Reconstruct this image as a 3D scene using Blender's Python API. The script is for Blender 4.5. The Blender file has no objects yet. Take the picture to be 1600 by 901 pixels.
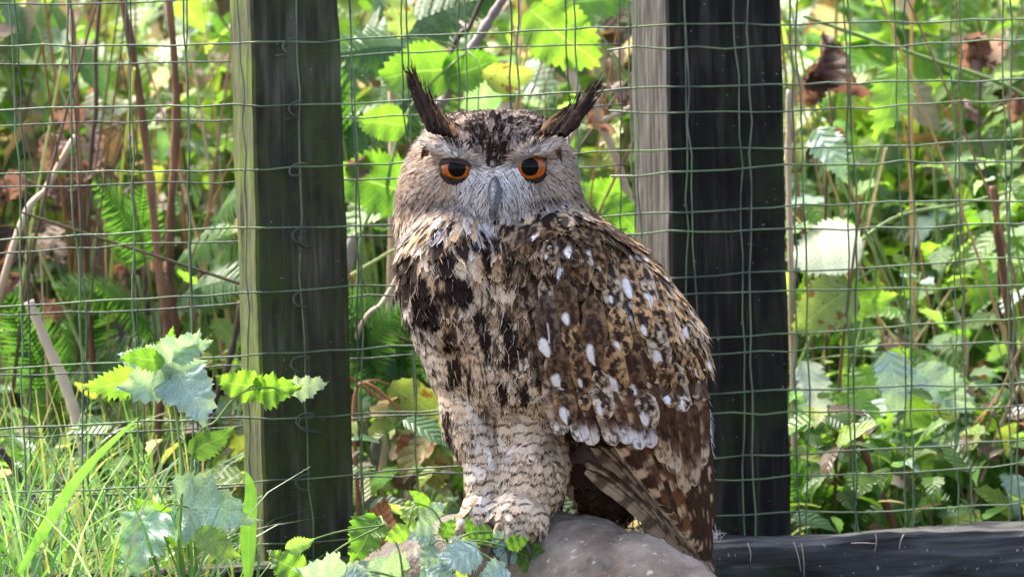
import bpy, bmesh, math, random
import numpy as np
from mathutils import Vector, Matrix
from mathutils.bvhtree import BVHTree

random.seed(7)
rng = np.random.default_rng(7)
S = bpy.context.scene
COL = S.collection
R = math.radians

# ------------------------------------------------------------------ camera
W0, H0, D0 = 1600, 901, 6.0
K = 0.0008 / D0                       # tangent per photo pixel
CAM_LOC = Vector((0, -6.0, 1.0))
CAM_ROT = Matrix.Rotation(R(90 - 5.0), 3, 'X') @ Matrix.Rotation(R(-1.4), 3, 'Z')
cd = bpy.data.cameras.new('camera'); cam = bpy.data.objects.new('camera', cd); COL.objects.link(cam)
cam.matrix_world = Matrix.Translation(CAM_LOC) @ CAM_ROT.to_4x4()
cd.sensor_width = 36; cd.lens = 36 / (W0 * K)
cd.clip_start = 0.1; cd.clip_end = 500
cd.dof.use_dof = True; cd.dof.focus_distance = 5.93; cd.dof.aperture_fstop = 6.8
S.camera = cam
S.render.resolution_x, S.render.resolution_y = 1024, 576

# ------------------------------------------------------------------ light
SUN_EL, SUN_AZ = 52, -38              # azimuth from +Y (away from camera) towards +X
w = bpy.data.worlds.new('World'); S.world = w; w.use_nodes = True
nt = w.node_tree; bgn = nt.nodes['Background']
sky = nt.nodes.new('ShaderNodeTexSky'); sky.sky_type = 'NISHITA'; sky.sun_disc = False
sky.sun_elevation = R(SUN_EL); sky.sun_rotation = R(SUN_AZ)
sky.air_density = 0.75; sky.dust_density = 5.0; sky.ozone_density = 0.0
nt.links.new(sky.outputs[0], bgn.inputs[0]); bgn.inputs[1].default_value = 0.15
sl = bpy.data.lights.new('sun', 'SUN'); sl.energy = 3.1; sl.angle = R(22); sl.color = (1, 0.95, 0.87)
so = bpy.data.objects.new('sun', sl); COL.objects.link(so)
sd = Vector((math.sin(R(SUN_AZ)) * math.cos(R(SUN_EL)), math.cos(R(SUN_AZ)) * math.cos(R(SUN_EL)), math.sin(R(SUN_EL))))
so.rotation_euler = sd.to_track_quat('Z', 'Y').to_euler(); so.location = sd * 20
S.view_settings.view_transform = 'Standard'; S.view_settings.look = 'None'
S.view_settings.exposure = 2.38; S.view_settings.gamma = 1.0
S.render.engine = 'CYCLES'
S.cycles.max_bounces = 8; S.cycles.transparent_max_bounces = 8

# ------------------------------------------------------------------ geometry of the picture
AR, AU, AF = CAM_ROT @ Vector((1, 0, 0)), CAM_ROT @ Vector((0, 1, 0)), CAM_ROT @ Vector((0, 0, -1))

def P(u, v, d):
    return CAM_LOC + AF * d + AR * ((u - 800) * K * d) + AU * ((450.5 - v) * K * d)

def ray(u, v):
    return (AF + AR * ((u - 800) * K) + AU * ((450.5 - v) * K))

YAW = R(12)
FS = Vector((math.cos(YAW), math.sin(YAW), 0)); FN = Vector((-math.sin(YAW), math.cos(YAW), 0))
F0 = P(800, 450, 6.3)

def FP(u, v, off=0.0):                # a pixel on the fence plane, off metres behind it
    r = ray(u, v); t = ((F0 + FN * off) - CAM_LOC).dot(FN) / r.dot(FN)
    return CAM_LOC + r * t

def fs(p): return (p - F0).dot(FS)
def fpt(s, z, off=0.0):
    q = F0 + FS * s + FN * off
    return Vector((q.x, q.y, z))

def ground_h(x, y):
    return 0.10 * max(0.0, y - 0.6) * (1 if y < 6 else 0) + (0.54 if y >= 6 else 0) + 0.02 * math.sin(x * 3.1 + y * 2.3) * math.cos(y * 2.7 - x)

# ------------------------------------------------------------------ helpers
def tag(o, label=None, cat=None, group=None, kind=None):
    if label: o['label'] = label
    if cat: o['category'] = cat
    if group: o['group'] = group
    if kind: o['kind'] = kind
    return o

def link(name, data, parent=None, mat=None, smooth=True):
    o = bpy.data.objects.new(name, data); COL.objects.link(o)
    if parent is not None: o.parent = parent
    if mat is not None and data is not None and len(data.materials) == 0: data.materials.append(mat)
    if smooth and isinstance(data, bpy.types.Mesh) and len(data.polygons):
        data.polygons.foreach_set('use_smooth', [True] * len(data.polygons))
    return o

def empty(name, loc=(0, 0, 0)):
    o = bpy.data.objects.new(name, None); COL.objects.link(o); o.location = loc; o.empty_display_size = 0.05
    return o

def mesh_np(name, V, Fq, uv=None, cols=None):
    me = bpy.data.meshes.new(name)
    V = np.asarray(V, np.float32); Fq = np.asarray(Fq, np.int32)
    me.vertices.add(len(V)); me.vertices.foreach_set('co', V.ravel())
    n, c = Fq.shape
    me.loops.add(n * c); me.loops.foreach_set('vertex_index', Fq.ravel())
    me.polygons.add(n); me.polygons.foreach_set('loop_start', np.arange(0, n * c, c, dtype=np.int32))
    me.polygons.foreach_set('loop_total', np.full(n, c, np.int32))
    me.update(calc_edges=True)
    if uv is not None:
        ul = me.uv_layers.new(name='UVMap'); ul.data.foreach_set('uv', np.asarray(uv, np.float32)[Fq.ravel()].ravel())
    if cols is not None:
        at = me.color_attributes.new('col', 'FLOAT_COLOR', 'POINT')
        c4 = np.ones((len(V), 4), np.float32); c4[:, :3] = cols
        at.data.foreach_set('color', c4.ravel())
    me.validate()
    return me

def hashn(i, j, k):
    h = (i * 374761393 + j * 668265263 + k * 2147483647 + 12345) & 0xFFFFFFFF
    h = ((h ^ (h >> 13)) * 1274126177) & 0xFFFFFFFF
    h = (h ^ (h >> 16)) & 0xFFFFFFFF
    return h.astype(np.float64) / 4294967295.0

def vnoise(p):
    p = np.asarray(p, np.float64) + 1000.0
    i = np.floor(p).astype(np.int64); f = p - i; f = f * f * (3 - 2 * f)
    r = 0
    for dx in (0, 1):
        for dy in (0, 1):
            for dz in (0, 1):
                wgt = (f[:, 0] if dx else 1 - f[:, 0]) * (f[:, 1] if dy else 1 - f[:, 1]) * (f[:, 2] if dz else 1 - f[:, 2])
                r = r + wgt * hashn(i[:, 0] + dx, i[:, 1] + dy, i[:, 2] + dz)
    return r

def fnoise(p, oct=3):
    p = np.asarray(p, np.float64); a = 1; s = 0; t = 0
    for o in range(oct):
        s = s + a * vnoise(p * 2 ** o + 17.3 * o); t += a; a *= 0.5
    return s / t

def sstep(a, b, x):
    t = np.clip((x - a) / (b - a), 0, 1); return t * t * (3 - 2 * t)

def smooth_path(pts, n=6):
    pts = [Vector(p) for p in pts]
    if len(pts) < 3: 
        return [pts[0].lerp(pts[-1], i / n) for i in range(n + 1)]
    out = []
    for i in range(len(pts) - 1):
        p0 = pts[max(i - 1, 0)]; p1 = pts[i]; p2 = pts[i + 1]; p3 = pts[min(i + 2, len(pts) - 1)]
        for j in range(n):
            t = j / n
            out.append(0.5 * ((2 * p1) + (p2 - p0) * t + (2 * p0 - 5 * p1 + 4 * p2 - p3) * t * t + (3 * p1 - p0 - 3 * p2 + p3) * t ** 3))
    out.append(pts[-1]); return out

def tube_data(pts, rad, sides=6, jit=0.0):
    """verts, quads of a tube along pts; rad a number or list"""
    n = len(pts); V = []; Fq = []
    prev = None
    for i, p in enumerate(pts):
        a = pts[max(i - 1, 0)]; b = pts[min(i + 1, n - 1)]
        t = (b - a).normalized()
        if prev is None:
            ref = Vector((0, 1, 0)) if abs(t.y) < 0.9 else Vector((1, 0, 0))
            nx = t.cross(ref).normalized()
        else:
            nx = (prev - t * prev.dot(t)).normalized()
        prev = nx; ny = t.cross(nx)
        r = rad[i] if hasattr(rad, '__len__') else rad
        for k in range(sides):
            an = 2 * math.pi * k / sides
            rr = r * (1 + (random.uniform(-jit, jit) if jit else 0))
            V.append(p + nx * (math.cos(an) * rr) + ny * (math.sin(an) * rr))
        if i:
            for k in range(sides):
                k2 = (k + 1) % sides
                Fq.append((len(V) - 2 * sides + k, len(V) - 2 * sides + k2, len(V) - sides + k2, len(V) - sides + k))
    # caps as degenerate quads fans
    c0 = len(V); V.append(pts[0].copy()); c1 = len(V); V.append(pts[-1].copy())
    last = (n - 1) * sides
    for k in range(sides):
        k2 = (k + 1) % sides
        Fq.append((c0, k2, k, c0)); Fq.append((c1, last + k, last + k2, c1))
    return V, Fq

def tube_mesh(name, pts, rad, sides=6, jit=0.0):
    me = bpy.data.meshes.new(name)
    V, Fq = tube_data(pts, rad, sides, jit)
    me.from_pydata([tuple(v) for v in V], [], [tuple(dict.fromkeys(f)) for f in Fq]); me.update()
    return me

# ------------------------------------------------------------------ materials
def new_mat(name):
    m = bpy.data.materials.new(name); m.use_nodes = True
    n = m.node_tree.nodes; b = n['Principled BSDF']
    return m, n, m.node_tree.links, b

def node(n, kind, **kw):
    x = n.new(kind)
    for k_, v_ in kw.items():
        setattr(x, k_, v_)
    return x

def ramp(n, stops, interp='LINEAR'):
    r = n.new('ShaderNodeValToRGB'); e = r.color_ramp.elements; r.color_ramp.interpolation = interp
    while len(e) > 1: e.remove(e[0])
    e[0].position = stops[0][0]; e[0].color = (*stops[0][1], 1)
    for p_, c_ in stops[1:]:
        q = e.new(p_); q.color = (*c_, 1)
    return r

def math_node(n, l, op, a, b=None, c=None):
    x = n.new('ShaderNodeMath'); x.operation = op
    for i, q in enumerate((a, b, c)):
        if q is None: continue
        if isinstance(q, (int, float)): x.inputs[i].default_value = q
        else: l.new(q, x.inputs[i])
    return x.outputs[0]

def noise_mat(name, stops, scale=8, rough=0.8, bump=0.3, stretch=(1, 1, 1), detail=6, bscale=None, spec=0.3, dist=0.0):
    m, n, l, b = new_mat(name)
    tc = n.new('ShaderNodeTexCoord'); mp = n.new('ShaderNodeMapping'); mp.inputs['Scale'].default_value = stretch
    l.new(tc.outputs['Object'], mp.inputs[0])
    nz = n.new('ShaderNodeTexNoise'); nz.inputs['Scale'].default_value = scale; nz.inputs['Detail'].default_value = detail
    nz.inputs['Distortion'].default_value = dist
    l.new(mp.outputs[0], nz.inputs['Vector'])
    r = ramp(n, stops); l.new(nz.outputs['Fac'], r.inputs[0]); l.new(r.outputs[0], b.inputs['Base Color'])
    b.inputs['Roughness'].default_value = rough; b.inputs['Specular IOR Level'].default_value = spec
    nz2 = n.new('ShaderNodeTexNoise'); nz2.inputs['Scale'].default_value = bscale or scale * 4; nz2.inputs['Detail'].default_value = 8
    l.new(mp.outputs[0], nz2.inputs['Vector'])
    bp = n.new('ShaderNodeBump'); bp.inputs['Strength'].default_value = bump; bp.inputs['Distance'].default_value = 0.004
    l.new(nz2.outputs['Fac'], bp.inputs['Height']); l.new(bp.outputs[0], b.inputs['Normal'])
    return m

def leaf_mat(name, stops, trans=0.45, rough=0.38, vein=(0.75, 0.95, 0.5), spots=0.0, use_attr=False, nveins=7.0, spec=0.45, quilt=0.6, tmul=(1.8, 1.8, 0.75), spotcol=(0.16, 0.08, 0.02)):
    m, n, l, b = new_mat(name)
    out = n['Material Output']
    if use_attr:
        at = n.new('ShaderNodeAttribute'); at.attribute_name = 'col'; base = at.outputs['Color']
    else:
        oi = n.new('ShaderNodeObjectInfo'); r = ramp(n, stops); l.new(oi.outputs['Random'], r.inputs[0]); base = r.outputs[0]
    uv = n.new('ShaderNodeUVMap'); sp = n.new('ShaderNodeSeparateXYZ'); l.new(uv.outputs[0], sp.inputs[0])
    au = math_node(n, l, 'ABSOLUTE', math_node(n, l, 'SUBTRACT', sp.outputs[0], 0.5))
    au2 = math_node(n, l, 'MULTIPLY', au, 2.0)
    ph = math_node(n, l, 'SUBTRACT', math_node(n, l, 'MULTIPLY', sp.outputs[1], nveins), math_node(n, l, 'MULTIPLY', au2, 1.6))
    tri = math_node(n, l, 'PINGPONG', ph, 0.5)                  # 0 on a side vein, 0.5 between
    sidev = math_node(n, l, 'SMOOTHSTEP' if False else 'LESS_THAN', tri, 0.045)
    midv = math_node(n, l, 'LESS_THAN', au2, 0.035)
    vm = math_node(n, l, 'MAXIMUM', math_node(n, l, 'MULTIPLY', sidev, 0.28), math_node(n, l, 'MULTIPLY', midv, 0.7))
    mx = n.new('ShaderNodeMix'); mx.data_type = 'RGBA'; mx.blend_type = 'MIX'
    hs = n.new('ShaderNodeMix'); hs.data_type = 'RGBA'; hs.blend_type = 'MULTIPLY'; hs.inputs[0].default_value = 1.0
    tc = n.new('ShaderNodeTexCoord')
    nz = n.new('ShaderNodeTexNoise'); nz.inputs['Scale'].default_value = 45; nz.inputs['Detail'].default_value = 5
    l.new(tc.outputs['Object'], nz.inputs['Vector'])
    rr = ramp(n, [(0.3, (0.72, 0.76, 0.7)), (0.7, (1.2, 1.15, 1.2))]); l.new(nz.outputs['Fac'], rr.inputs[0])
    l.new(base, hs.inputs[6]); l.new(rr.outputs[0], hs.inputs[7])
    l.new(vm, mx.inputs[0]); l.new(hs.outputs[2], mx.inputs[6])
    vc = n.new('ShaderNodeMix'); vc.data_type = 'RGBA'; vc.blend_type = 'ADD'; vc.inputs[0].default_value = 0.35
    vc.inputs[7].default_value = (*[q * 0.35 for q in vein], 1); l.new(base, vc.inputs[6]); l.new(vc.outputs[2], mx.inputs[7])
    colr = mx.outputs[2]
    if spots:
        n3 = n.new('ShaderNodeTexNoise'); n3.inputs['Scale'].default_value = 6; n3.inputs['Detail'].default_value = 6
        l.new(tc.outputs['Object'], n3.inputs['Vector'])
        st = ramp(n, [(0.62 - spots * 0.2, (0, 0, 0)), (0.66 - spots * 0.2, (1, 1, 1))]); l.new(n3.outputs['Fac'], st.inputs[0])
        m2 = n.new('ShaderNodeMix'); m2.data_type = 'RGBA'; l.new(st.outputs[0], m2.inputs[0]); l.new(colr, m2.inputs[6]); m2.inputs[7].default_value = (*spotcol, 1)
        colr = m2.outputs[2]
    l.new(colr, b.inputs['Base Color']); b.inputs['Roughness'].default_value = rough; b.inputs['Specular IOR Level'].default_value = spec
    hgt = math_node(n, l, 'ADD', math_node(n, l, 'MULTIPLY', math_node(n, l, 'POWER', math_node(n, l, 'MULTIPLY', tri, 2.0), 0.5), 1.0), math_node(n, l, 'MULTIPLY', nz.outputs['Fac'], 0.8))
    bp = n.new('ShaderNodeBump'); bp.inputs['Strength'].default_value = quilt; bp.inputs['Distance'].default_value = 0.003
    l.new(hgt, bp.inputs['Height']); l.new(bp.outputs[0], b.inputs['Normal'])
    tr = n.new('ShaderNodeBsdfTranslucent')
    tcx = n.new('ShaderNodeMix'); tcx.data_type = 'RGBA'; tcx.blend_type = 'MULTIPLY'; tcx.inputs[0].default_value = 1
    tcx.inputs[7].default_value = (*tmul, 1); l.new(colr, tcx.inputs[6]); l.new(tcx.outputs[2], tr.inputs[0])
    ms = n.new('ShaderNodeMixShader'); ms.inputs[0].default_value = trans
    l.new(b.outputs[0], ms.inputs[1]); l.new(tr.outputs[0], ms.inputs[2]); l.new(ms.outputs[0], out.inputs[0])
    return m

G_NET = [(0.0, (0.10, 0.21, 0.04)), (0.3, (0.14, 0.28, 0.045)), (0.55, (0.19, 0.35, 0.055)), (0.8, (0.16, 0.29, 0.13)), (1.0, (0.26, 0.37, 0.075))]
G_BRA = [(0.0, (0.06, 0.16, 0.02)), (0.5, (0.10, 0.23, 0.03)), (1.0, (0.14, 0.27, 0.04))]
G_FERN = [(0.0, (0.035, 0.10, 0.025)), (0.6, (0.055, 0.145, 0.03)), (1.0, (0.08, 0.18, 0.04))]
G_PALE_SHEEN = [(0.0, (0.28, 0.42, 0.37)), (0.5, (0.34, 0.47, 0.44)), (1.0, (0.24, 0.40, 0.26))]
G_DEAD = [(0.0, (0.08, 0.05, 0.04)), (0.35, (0.18, 0.10, 0.07)), (0.7, (0.26, 0.17, 0.13)), (1.0, (0.34, 0.25, 0.20))]
M = {}
M['nettle'] = leaf_mat('nettle_leaf', G_NET, trans=0.5)
M['bramble'] = leaf_mat('bramble_leaf', G_BRA, trans=0.5, nveins=8, vein=(1.2, 1.5, .8))
M['yellowing'] = leaf_mat('yellowing_leaf', [(0, (0.24, 0.29, 0.06)), (1, (0.22, 0.31, 0.09))], trans=0.4, spots=0.25, tmul=(1.3, 1.3, .8))
M['fern'] = leaf_mat('fern_leaf', G_FERN, trans=0.45, nveins=3, quilt=0.2)
M['pale'] = leaf_mat('wet_sky_sheen_leaf', G_PALE_SHEEN, trans=0.25, rough=0.28, spec=0.7, quilt=0.7)  # pale wet leaf; the sky's reflection is also put into its base colour
M['ghost'] = leaf_mat('glint_pale_underside', [(0, (0.60, 0.66, 0.54)), (1, (0.62, 0.68, 0.56))], trans=0.35, rough=0.5, tmul=(1.0, 1.0, .95))  # pale underside, whitened further by a sun glint put into the colour
M['dead'] = leaf_mat('dead_leaf', G_DEAD, trans=0.3, rough=0.6, vein=(0.4, 0.25, 0.1), spots=0.3, quilt=0.9, tmul=(1.2, 1.05, .9), spotcol=(0.05, 0.025, 0.012))
M['beech'] = leaf_mat('fallen_brown_leaf', [(0, (0.30, 0.12, 0.035)), (1, (0.34, 0.15, 0.05))], trans=0.25, rough=0.3, vein=(0.5, 0.3, 0.1), nveins=9, quilt=0.9, tmul=(1.1, .95, .8))
M['olive_dead'] = leaf_mat('olive_dying_leaf', [(0, (0.30, 0.26, 0.09)), (1, (0.36, 0.33, 0.13))], trans=0.3, rough=0.5, spots=0.45, spotcol=(0.20, 0.07, 0.02), tmul=(1.3, 1.2, .8))
M['fill'] = leaf_mat('undergrowth_leaf', None, trans=0.5, use_attr=True, tmul=(1.6, 1.6, .9))
M['grass'] = leaf_mat('grass_blade', None, trans=0.4, use_attr=True, nveins=0.0, quilt=0.1, vein=(0.3, 0.4, 0.2))
M['blade'] = leaf_mat('broad_blade', [(0, (0.14, 0.32, 0.05)), (1, (0.17, 0.36, 0.07))], trans=0.4, nveins=0.0, quilt=0.1)
M['green_stem'] = noise_mat('green_stem', [(0.3, (0.10, 0.18, 0.04)), (0.7, (0.22, 0.30, 0.09))], 20, 0.5, 0.1)
M['cane'] = noise_mat('brown_cane', [(0.28, (0.035, 0.018, 0.012)), (0.5, (0.14, 0.06, 0.03)), (0.72, (0.34, 0.19, 0.10))], 22, 0.65, 0.6, (1, 1, 0.25))
M['dark_cane'] = noise_mat('dark_cane', [(0.3, (0.03, 0.02, 0.016)), (0.7, (0.12, 0.075, 0.05))], 22, 0.65, 0.6, (1, 1, 0.25))
M['pale_cane'] = noise_mat('pale_reed', [(0.3, (0.36, 0.24, 0.15)), (0.7, (0.62, 0.50, 0.38))], 18, 0.6, 0.4, (1, 1, 0.2))
M['grey_branch'] = noise_mat('grey_branch', [(0.3, (0.13, 0.10, 0.10)), (0.7, (0.36, 0.30, 0.29))], 20, 0.7, 0.5)
M['red_stem'] = noise_mat('red_stem', [(0.3, (0.22, 0.06, 0.03)), (0.7, (0.36, 0.16, 0.08))], 20, 0.5, 0.2)
M['soil'] = noise_mat('soil', [(0.3, (0.02, 0.014, 0.009)), (0.55, (0.06, 0.045, 0.025)), (0.8, (0.07, 0.075, 0.03))], 6, 0.95, 0.9)

def wood_mat(name, dark, mid, light, moss_col=None, moss=0.0, rough=0.8, flecks=0.0, gs=1.0, grain=(34, 34, 3.2)):
    m, n, l, b = new_mat(name)
    tc = n.new('ShaderNodeTexCoord'); mp = n.new('ShaderNodeMapping'); mp.inputs['Scale'].default_value = grain
    l.new(tc.outputs['Object'], mp.inputs[0])
    g = n.new('ShaderNodeTexNoise'); g.inputs['Scale'].default_value = 2.2 * gs; g.inputs['Detail'].default_value = 8; g.inputs['Distortion'].default_value = 0.6
    l.new(mp.outputs[0], g.inputs['Vector'])
    r = ramp(n, [(0.3, dark), (0.52, mid), (0.75, light)]); l.new(g.outputs['Fac'], r.inputs[0])
    c = r.outputs[0]
    big = n.new('ShaderNodeTexNoise'); big.inputs['Scale'].default_value = 9; big.inputs['Detail'].default_value = 9; big.inputs['Roughness'].default_value = 0.65
    l.new(tc.outputs['Object'], big.inputs['Vector'])
    if moss_col:
        mr = ramp(n, [(0.62 - 0.3 * moss, (0, 0, 0)), (0.78 - 0.3 * moss, (1, 1, 1))]); l.new(big.outputs['Fac'], mr.inputs[0])
        mx = n.new('ShaderNodeMix'); mx.data_type = 'RGBA'; l.new(mr.outputs[0], mx.inputs[0]); l.new(c, mx.inputs[6]); mx.inputs[7].default_value = (*moss_col, 1); c = mx.outputs[2]
    if flecks:
        f = n.new('ShaderNodeTexNoise'); f.inputs['Scale'].default_value = 160; f.inputs['Detail'].default_value = 2
        l.new(tc.outputs['Object'], f.inputs['Vector'])
        fr = ramp(n, [(0.76 - flecks * 0.05, (0, 0, 0)), (0.79 - flecks * 0.05, (1, 1, 1))]); l.new(f.outputs['Fac'], fr.inputs[0])
        mx = n.new('ShaderNodeMix'); mx.data_type = 'RGBA'; l.new(fr.outputs[0], mx.inputs[0]); l.new(c, mx.inputs[6]); mx.inputs[7].default_value = (0.35, 0.33, 0.27, 1); c = mx.outputs[2]
    l.new(c, b.inputs['Base Color']); b.inputs['Roughness'].default_value = rough; b.inputs['Specular IOR Level'].default_value = 0.2
    ad = math_node(n, l, 'ADD', g.outputs['Fac'], math_node(n, l, 'MULTIPLY', big.outputs['Fac'], 0.7))
    bp = n.new('ShaderNodeBump'); bp.inputs['Strength'].default_value = 0.7; bp.inputs['Distance'].default_value = 0.004
    l.new(ad, bp.inputs['Height']); l.new(bp.outputs[0], b.inputs['Normal'])
    return m

M['post_dark'] = wood_mat('post_front', (0.012, 0.012, 0.008), (0.040, 0.041, 0.026), (0.11, 0.11, 0.08), (0.042, 0.056, 0.015), 0.62, flecks=0.4)
M['post_black'] = wood_mat('black_post_front', (0.003, 0.0027, 0.0024), (0.011, 0.0098, 0.008), (0.05, 0.043, 0.034), (0.022, 0.030, 0.010), 0.42, flecks=0.6)
M['post_moss'] = wood_mat('mossy_side', (0.02, 0.02, 0.01), (0.05, 0.052, 0.022), (0.11, 0.11, 0.055), (0.075, 0.105, 0.015), 0.65, gs=1.4)
M['post_lit_side'] = wood_mat('lit_grey_side', (0.02, 0.017, 0.015), (0.065, 0.058, 0.052), (0.14, 0.128, 0.112), None, gs=1.4)  # lit side of the black post, its light put into a paler colour
M['beam'] = wood_mat('beam', (0.016, 0.015, 0.014), (0.055, 0.054, 0.052), (0.17, 0.165, 0.155), (0.02, 0.03, 0.012), 0.3, rough=0.85, flecks=1.0, grain=(3, 34, 34))
M['wire'] = noise_mat('algae_wire', [(0.35, (0.05, 0.075, 0.045)), (0.5, (0.12, 0.16, 0.09)), (0.68, (0.12, 0.22, 0.055))], 14, 0.5, 0.3, bscale=300, spec=0.5)
M['wire_dark'] = noise_mat('dull_wire', [(0.35, (0.03, 0.04, 0.032)), (0.6, (0.07, 0.09, 0.065))], 14, 0.55, 0.3, bscale=300, spec=0.4)

# ------------------------------------------------------------------ ground
gx = np.concatenate([np.linspace(-60, -4, 15), np.linspace(-3.6, 3.6, 60), np.linspace(4, 60, 15)])
gy = np.concatenate([np.linspace(-30, -2, 12), np.linspace(-1.6, 6.4, 66), np.linspace(7, 120, 18)])
V = np.array([(x, y, ground_h(x, y) + 0.012 * (random.random() - .5)) for y in gy for x in gx])
nxg = len(gx)
Fq = [(j * nxg + i, j * nxg + i + 1, (j + 1) * nxg + i + 1, (j + 1) * nxg + i) for j in range(len(gy) - 1) for i in range(nxg - 1)]
g = link('ground', mesh_np('ground', V, Fq), None, M['soil']); g['kind'] = 'structure'

# ------------------------------------------------------------------ fence: posts, beams, wire mesh
def make_post(name, uL, uR, vmid, depth, twist, side_mat, front_mat, label):
    a = FP(uL, vmid, 0.005); b = FP(uR, vmid, 0.005)
    wid = (b - a).length / math.cos(twist) * 1.0
    root = empty(name, (a.x, a.y, -0.02)); root.rotation_euler = (0, 0, YAW + twist)
    # perimeter: front (x 0..w at y=0), right, back, left
    per = []
    nf, nd = 12, 8; rc = 0.004
    for i in range(nf + 1): per.append((rc + (wid - 2 * rc) * i / nf, 0, 'f'))
    for i in range(nd + 1): per.append((wid, rc + (depth - 2 * rc) * i / nd, 'r'))
    for i in range(nf + 1): per.append((wid - rc - (wid - 2 * rc) * i / nf, depth, 'b'))
    for i in range(nd + 1): per.append((0, depth - rc - (depth - 2 * rc) * i / nd, 'l'))
    nz = 110; zt = 1.75
    V = []; Fq = []; mi = []
    for j in range(nz + 1):
        z = -0.3 + (zt + 0.3) * j / nz
        for (x, y, s) in per:
            V.append((x, y, z))
    V = np.array(V)
    nse = (fnoise(V * np.array([60, 60, 14]), 3) - .5) * 0.006 + (fnoise(V * np.array([9, 9, 2.5]) + 5, 2) - .5) * 0.008
    cen = np.array([wid / 2, depth / 2]); dr = V[:, :2] - cen; dr /= np.linalg.norm(dr, axis=1)[:, None]
    V[:, :2] += dr * nse[:, None]
    n = len(per)
    for j in range(nz):
        for i in range(n):
            i2 = (i + 1) % n
            Fq.append((j * n + i, j * n + i2, (j + 1) * n + i2, (j + 1) * n + i))
            left = per[i][2] == 'l' or (per[i][2] == 'b' and i2 < n and per[i2][2] == 'l')
            mi.append(1 if left else 0)
    top = [(nz * n + i) for i in range(n)]
    me = bpy.data.meshes.new('timber'); me.from_pydata([tuple(v) for v in V], [], Fq + [tuple(top)]); me.update()
    me.materials.append(front_mat); me.materials.append(side_mat)
    me.polygons.foreach_set('material_index', mi + [0])
    t = link('timber', me, root, None, smooth=False)
    tag(root, label, 'post')
    return root

post_left = make_post('fence_post', 403, 545, 450, 0.112, R(4), M['post_moss'], M['post_dark'],
                      'dark fence post with a yellow-green mossy side and single wire layer stapled to it')
post_right = make_post('fence_post', 1046, 1230, 300, 0.15, R(4), M['post_lit_side'], M['post_black'],
                       'black timber fence post with a bare grey side, beside the owl\'s folded wing')

def rough_box(s0, s1, z0, z1, y0, y1, ns=60, amp=0.004, seed=0):
    """a bevelled, uneven timber along the fence; returns mesh in fence-local coords (x along, y behind, z up)"""
    rc = 0.006
    per = [(y0 + rc, z1), (y0 + (y1 - y0) * .35, z1 + .001), (y0 + (y1 - y0) * .7, z1 - .001), (y1 - rc, z1), (y1, z1 - rc), (y1, (z0 + z1) / 2), (y1, z0), (y0, z0),
           (y0, z0 + (z1 - z0) * .2), (y0, z0 + (z1 - z0) * .4), (y0, z0 + (z1 - z0) * .6), (y0, z0 + (z1 - z0) * .8), (y0, z1 - rc)]
    n = len(per); V = []; Fq = []
    for j in range(ns + 1):
        x = s0 + (s1 - s0) * j / ns
        for (y, z) in per: V.append((x, y, z))
    V = np.array(V); d = (fnoise(V * np.array([14, 60, 60]) + seed, 3) - .5)
    V[:, 1] += d * amp; V[:, 2] += (fnoise(V * np.array([10, 40, 40]) + seed + 9, 3) - .5) * amp * 1.5
    for j in range(ns):
        for i in range(n):
            i2 = (i + 1) % n
            Fq.append((j * n + i, (j + 1) * n + i, (j + 1) * n + i2, j * n + i2))
    me = bpy.data.meshes.new('beam')
    me.from_pydata([tuple(v) for v in V], [], Fq + [tuple(range(n)), tuple(range(len(V) - 1, len(V) - 1 - n, -1))]); me.update()
    return me

def fence_obj(name, me, mat, smooth=False):
    o = link(name, me, None, mat, smooth)
    o.location = (F0.x, F0.y, 0); o.rotation_euler = (0, 0, YAW)
    return o

pb = FP(1115, 838, -0.06); 
zb = FP(1350, 836, -0.06).z
sR0, sR1 = fs(FP(1112, 838)) - 0.1, fs(FP(2150, 800))
bm_r = fence_obj('base_board', rough_box(sR0, sR1, -0.18, zb, -0.07, 0.0, 160, 0.012, 3), M['beam'])
tag(bm_r, 'bluish black base board with straw scraps along its top, under the wire mesh', 'board')
zl = FP(500, 872, -0.02).z
bm_l = fence_obj('base_board', rough_box(fs(FP(-650, 870)), sR0 - 0.05, -0.18, zl, -0.05, 0.0, 60, 0.006, 8), M['post_dark'])
tag(bm_l, 'dark rotten base board at the foot of the mossy post, half hidden by leaves', 'board')

def wire_panel(name, u0, u1, off, us, z_list, ztop, zbot, mat, label, wob=0.002, rad=0.0014):
    root = empty(name, F0 + FN * off); root.location.z = 0; root.rotation_euler = (0, 0, YAW)
    s0 = fs(FP(u0, 450, off)); s1 = fs(FP(u1, 450, off))
    for s in us:
        if not (s0 <= s <= s1): continue
        pts = []; dx = 0.0; ph = random.uniform(0, 6)
        z = zbot
        while z < ztop + 0.01:
            pts.append(Vector((s + wob * math.sin(z * 9 + ph) + random.uniform(-1, 1) * wob, random.uniform(-.5, .5) * wob, z))); z += 0.04
        link('vertical_wire', tube_mesh('vertical_wire', pts, rad * random.uniform(.9, 1.15), 6), root, mat)
    for z in z_list:
        pts = []; ph = random.uniform(0, 6); s = s0 - 0.01
        while s < s1 + 0.03:
            pts.append(Vector((s, -2 * rad + random.uniform(-.4, .4) * wob, z + wob * 1.2 * math.sin(s * 7 + ph) + random.uniform(-.8, .8) * wob))); s += 0.04
        link('horizontal_wire', tube_mesh('horizontal_wire', pts, rad * random.uniform(.9, 1.1), 6), root, mat)
    tag(root, label, 'wire mesh')
    return root

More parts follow.
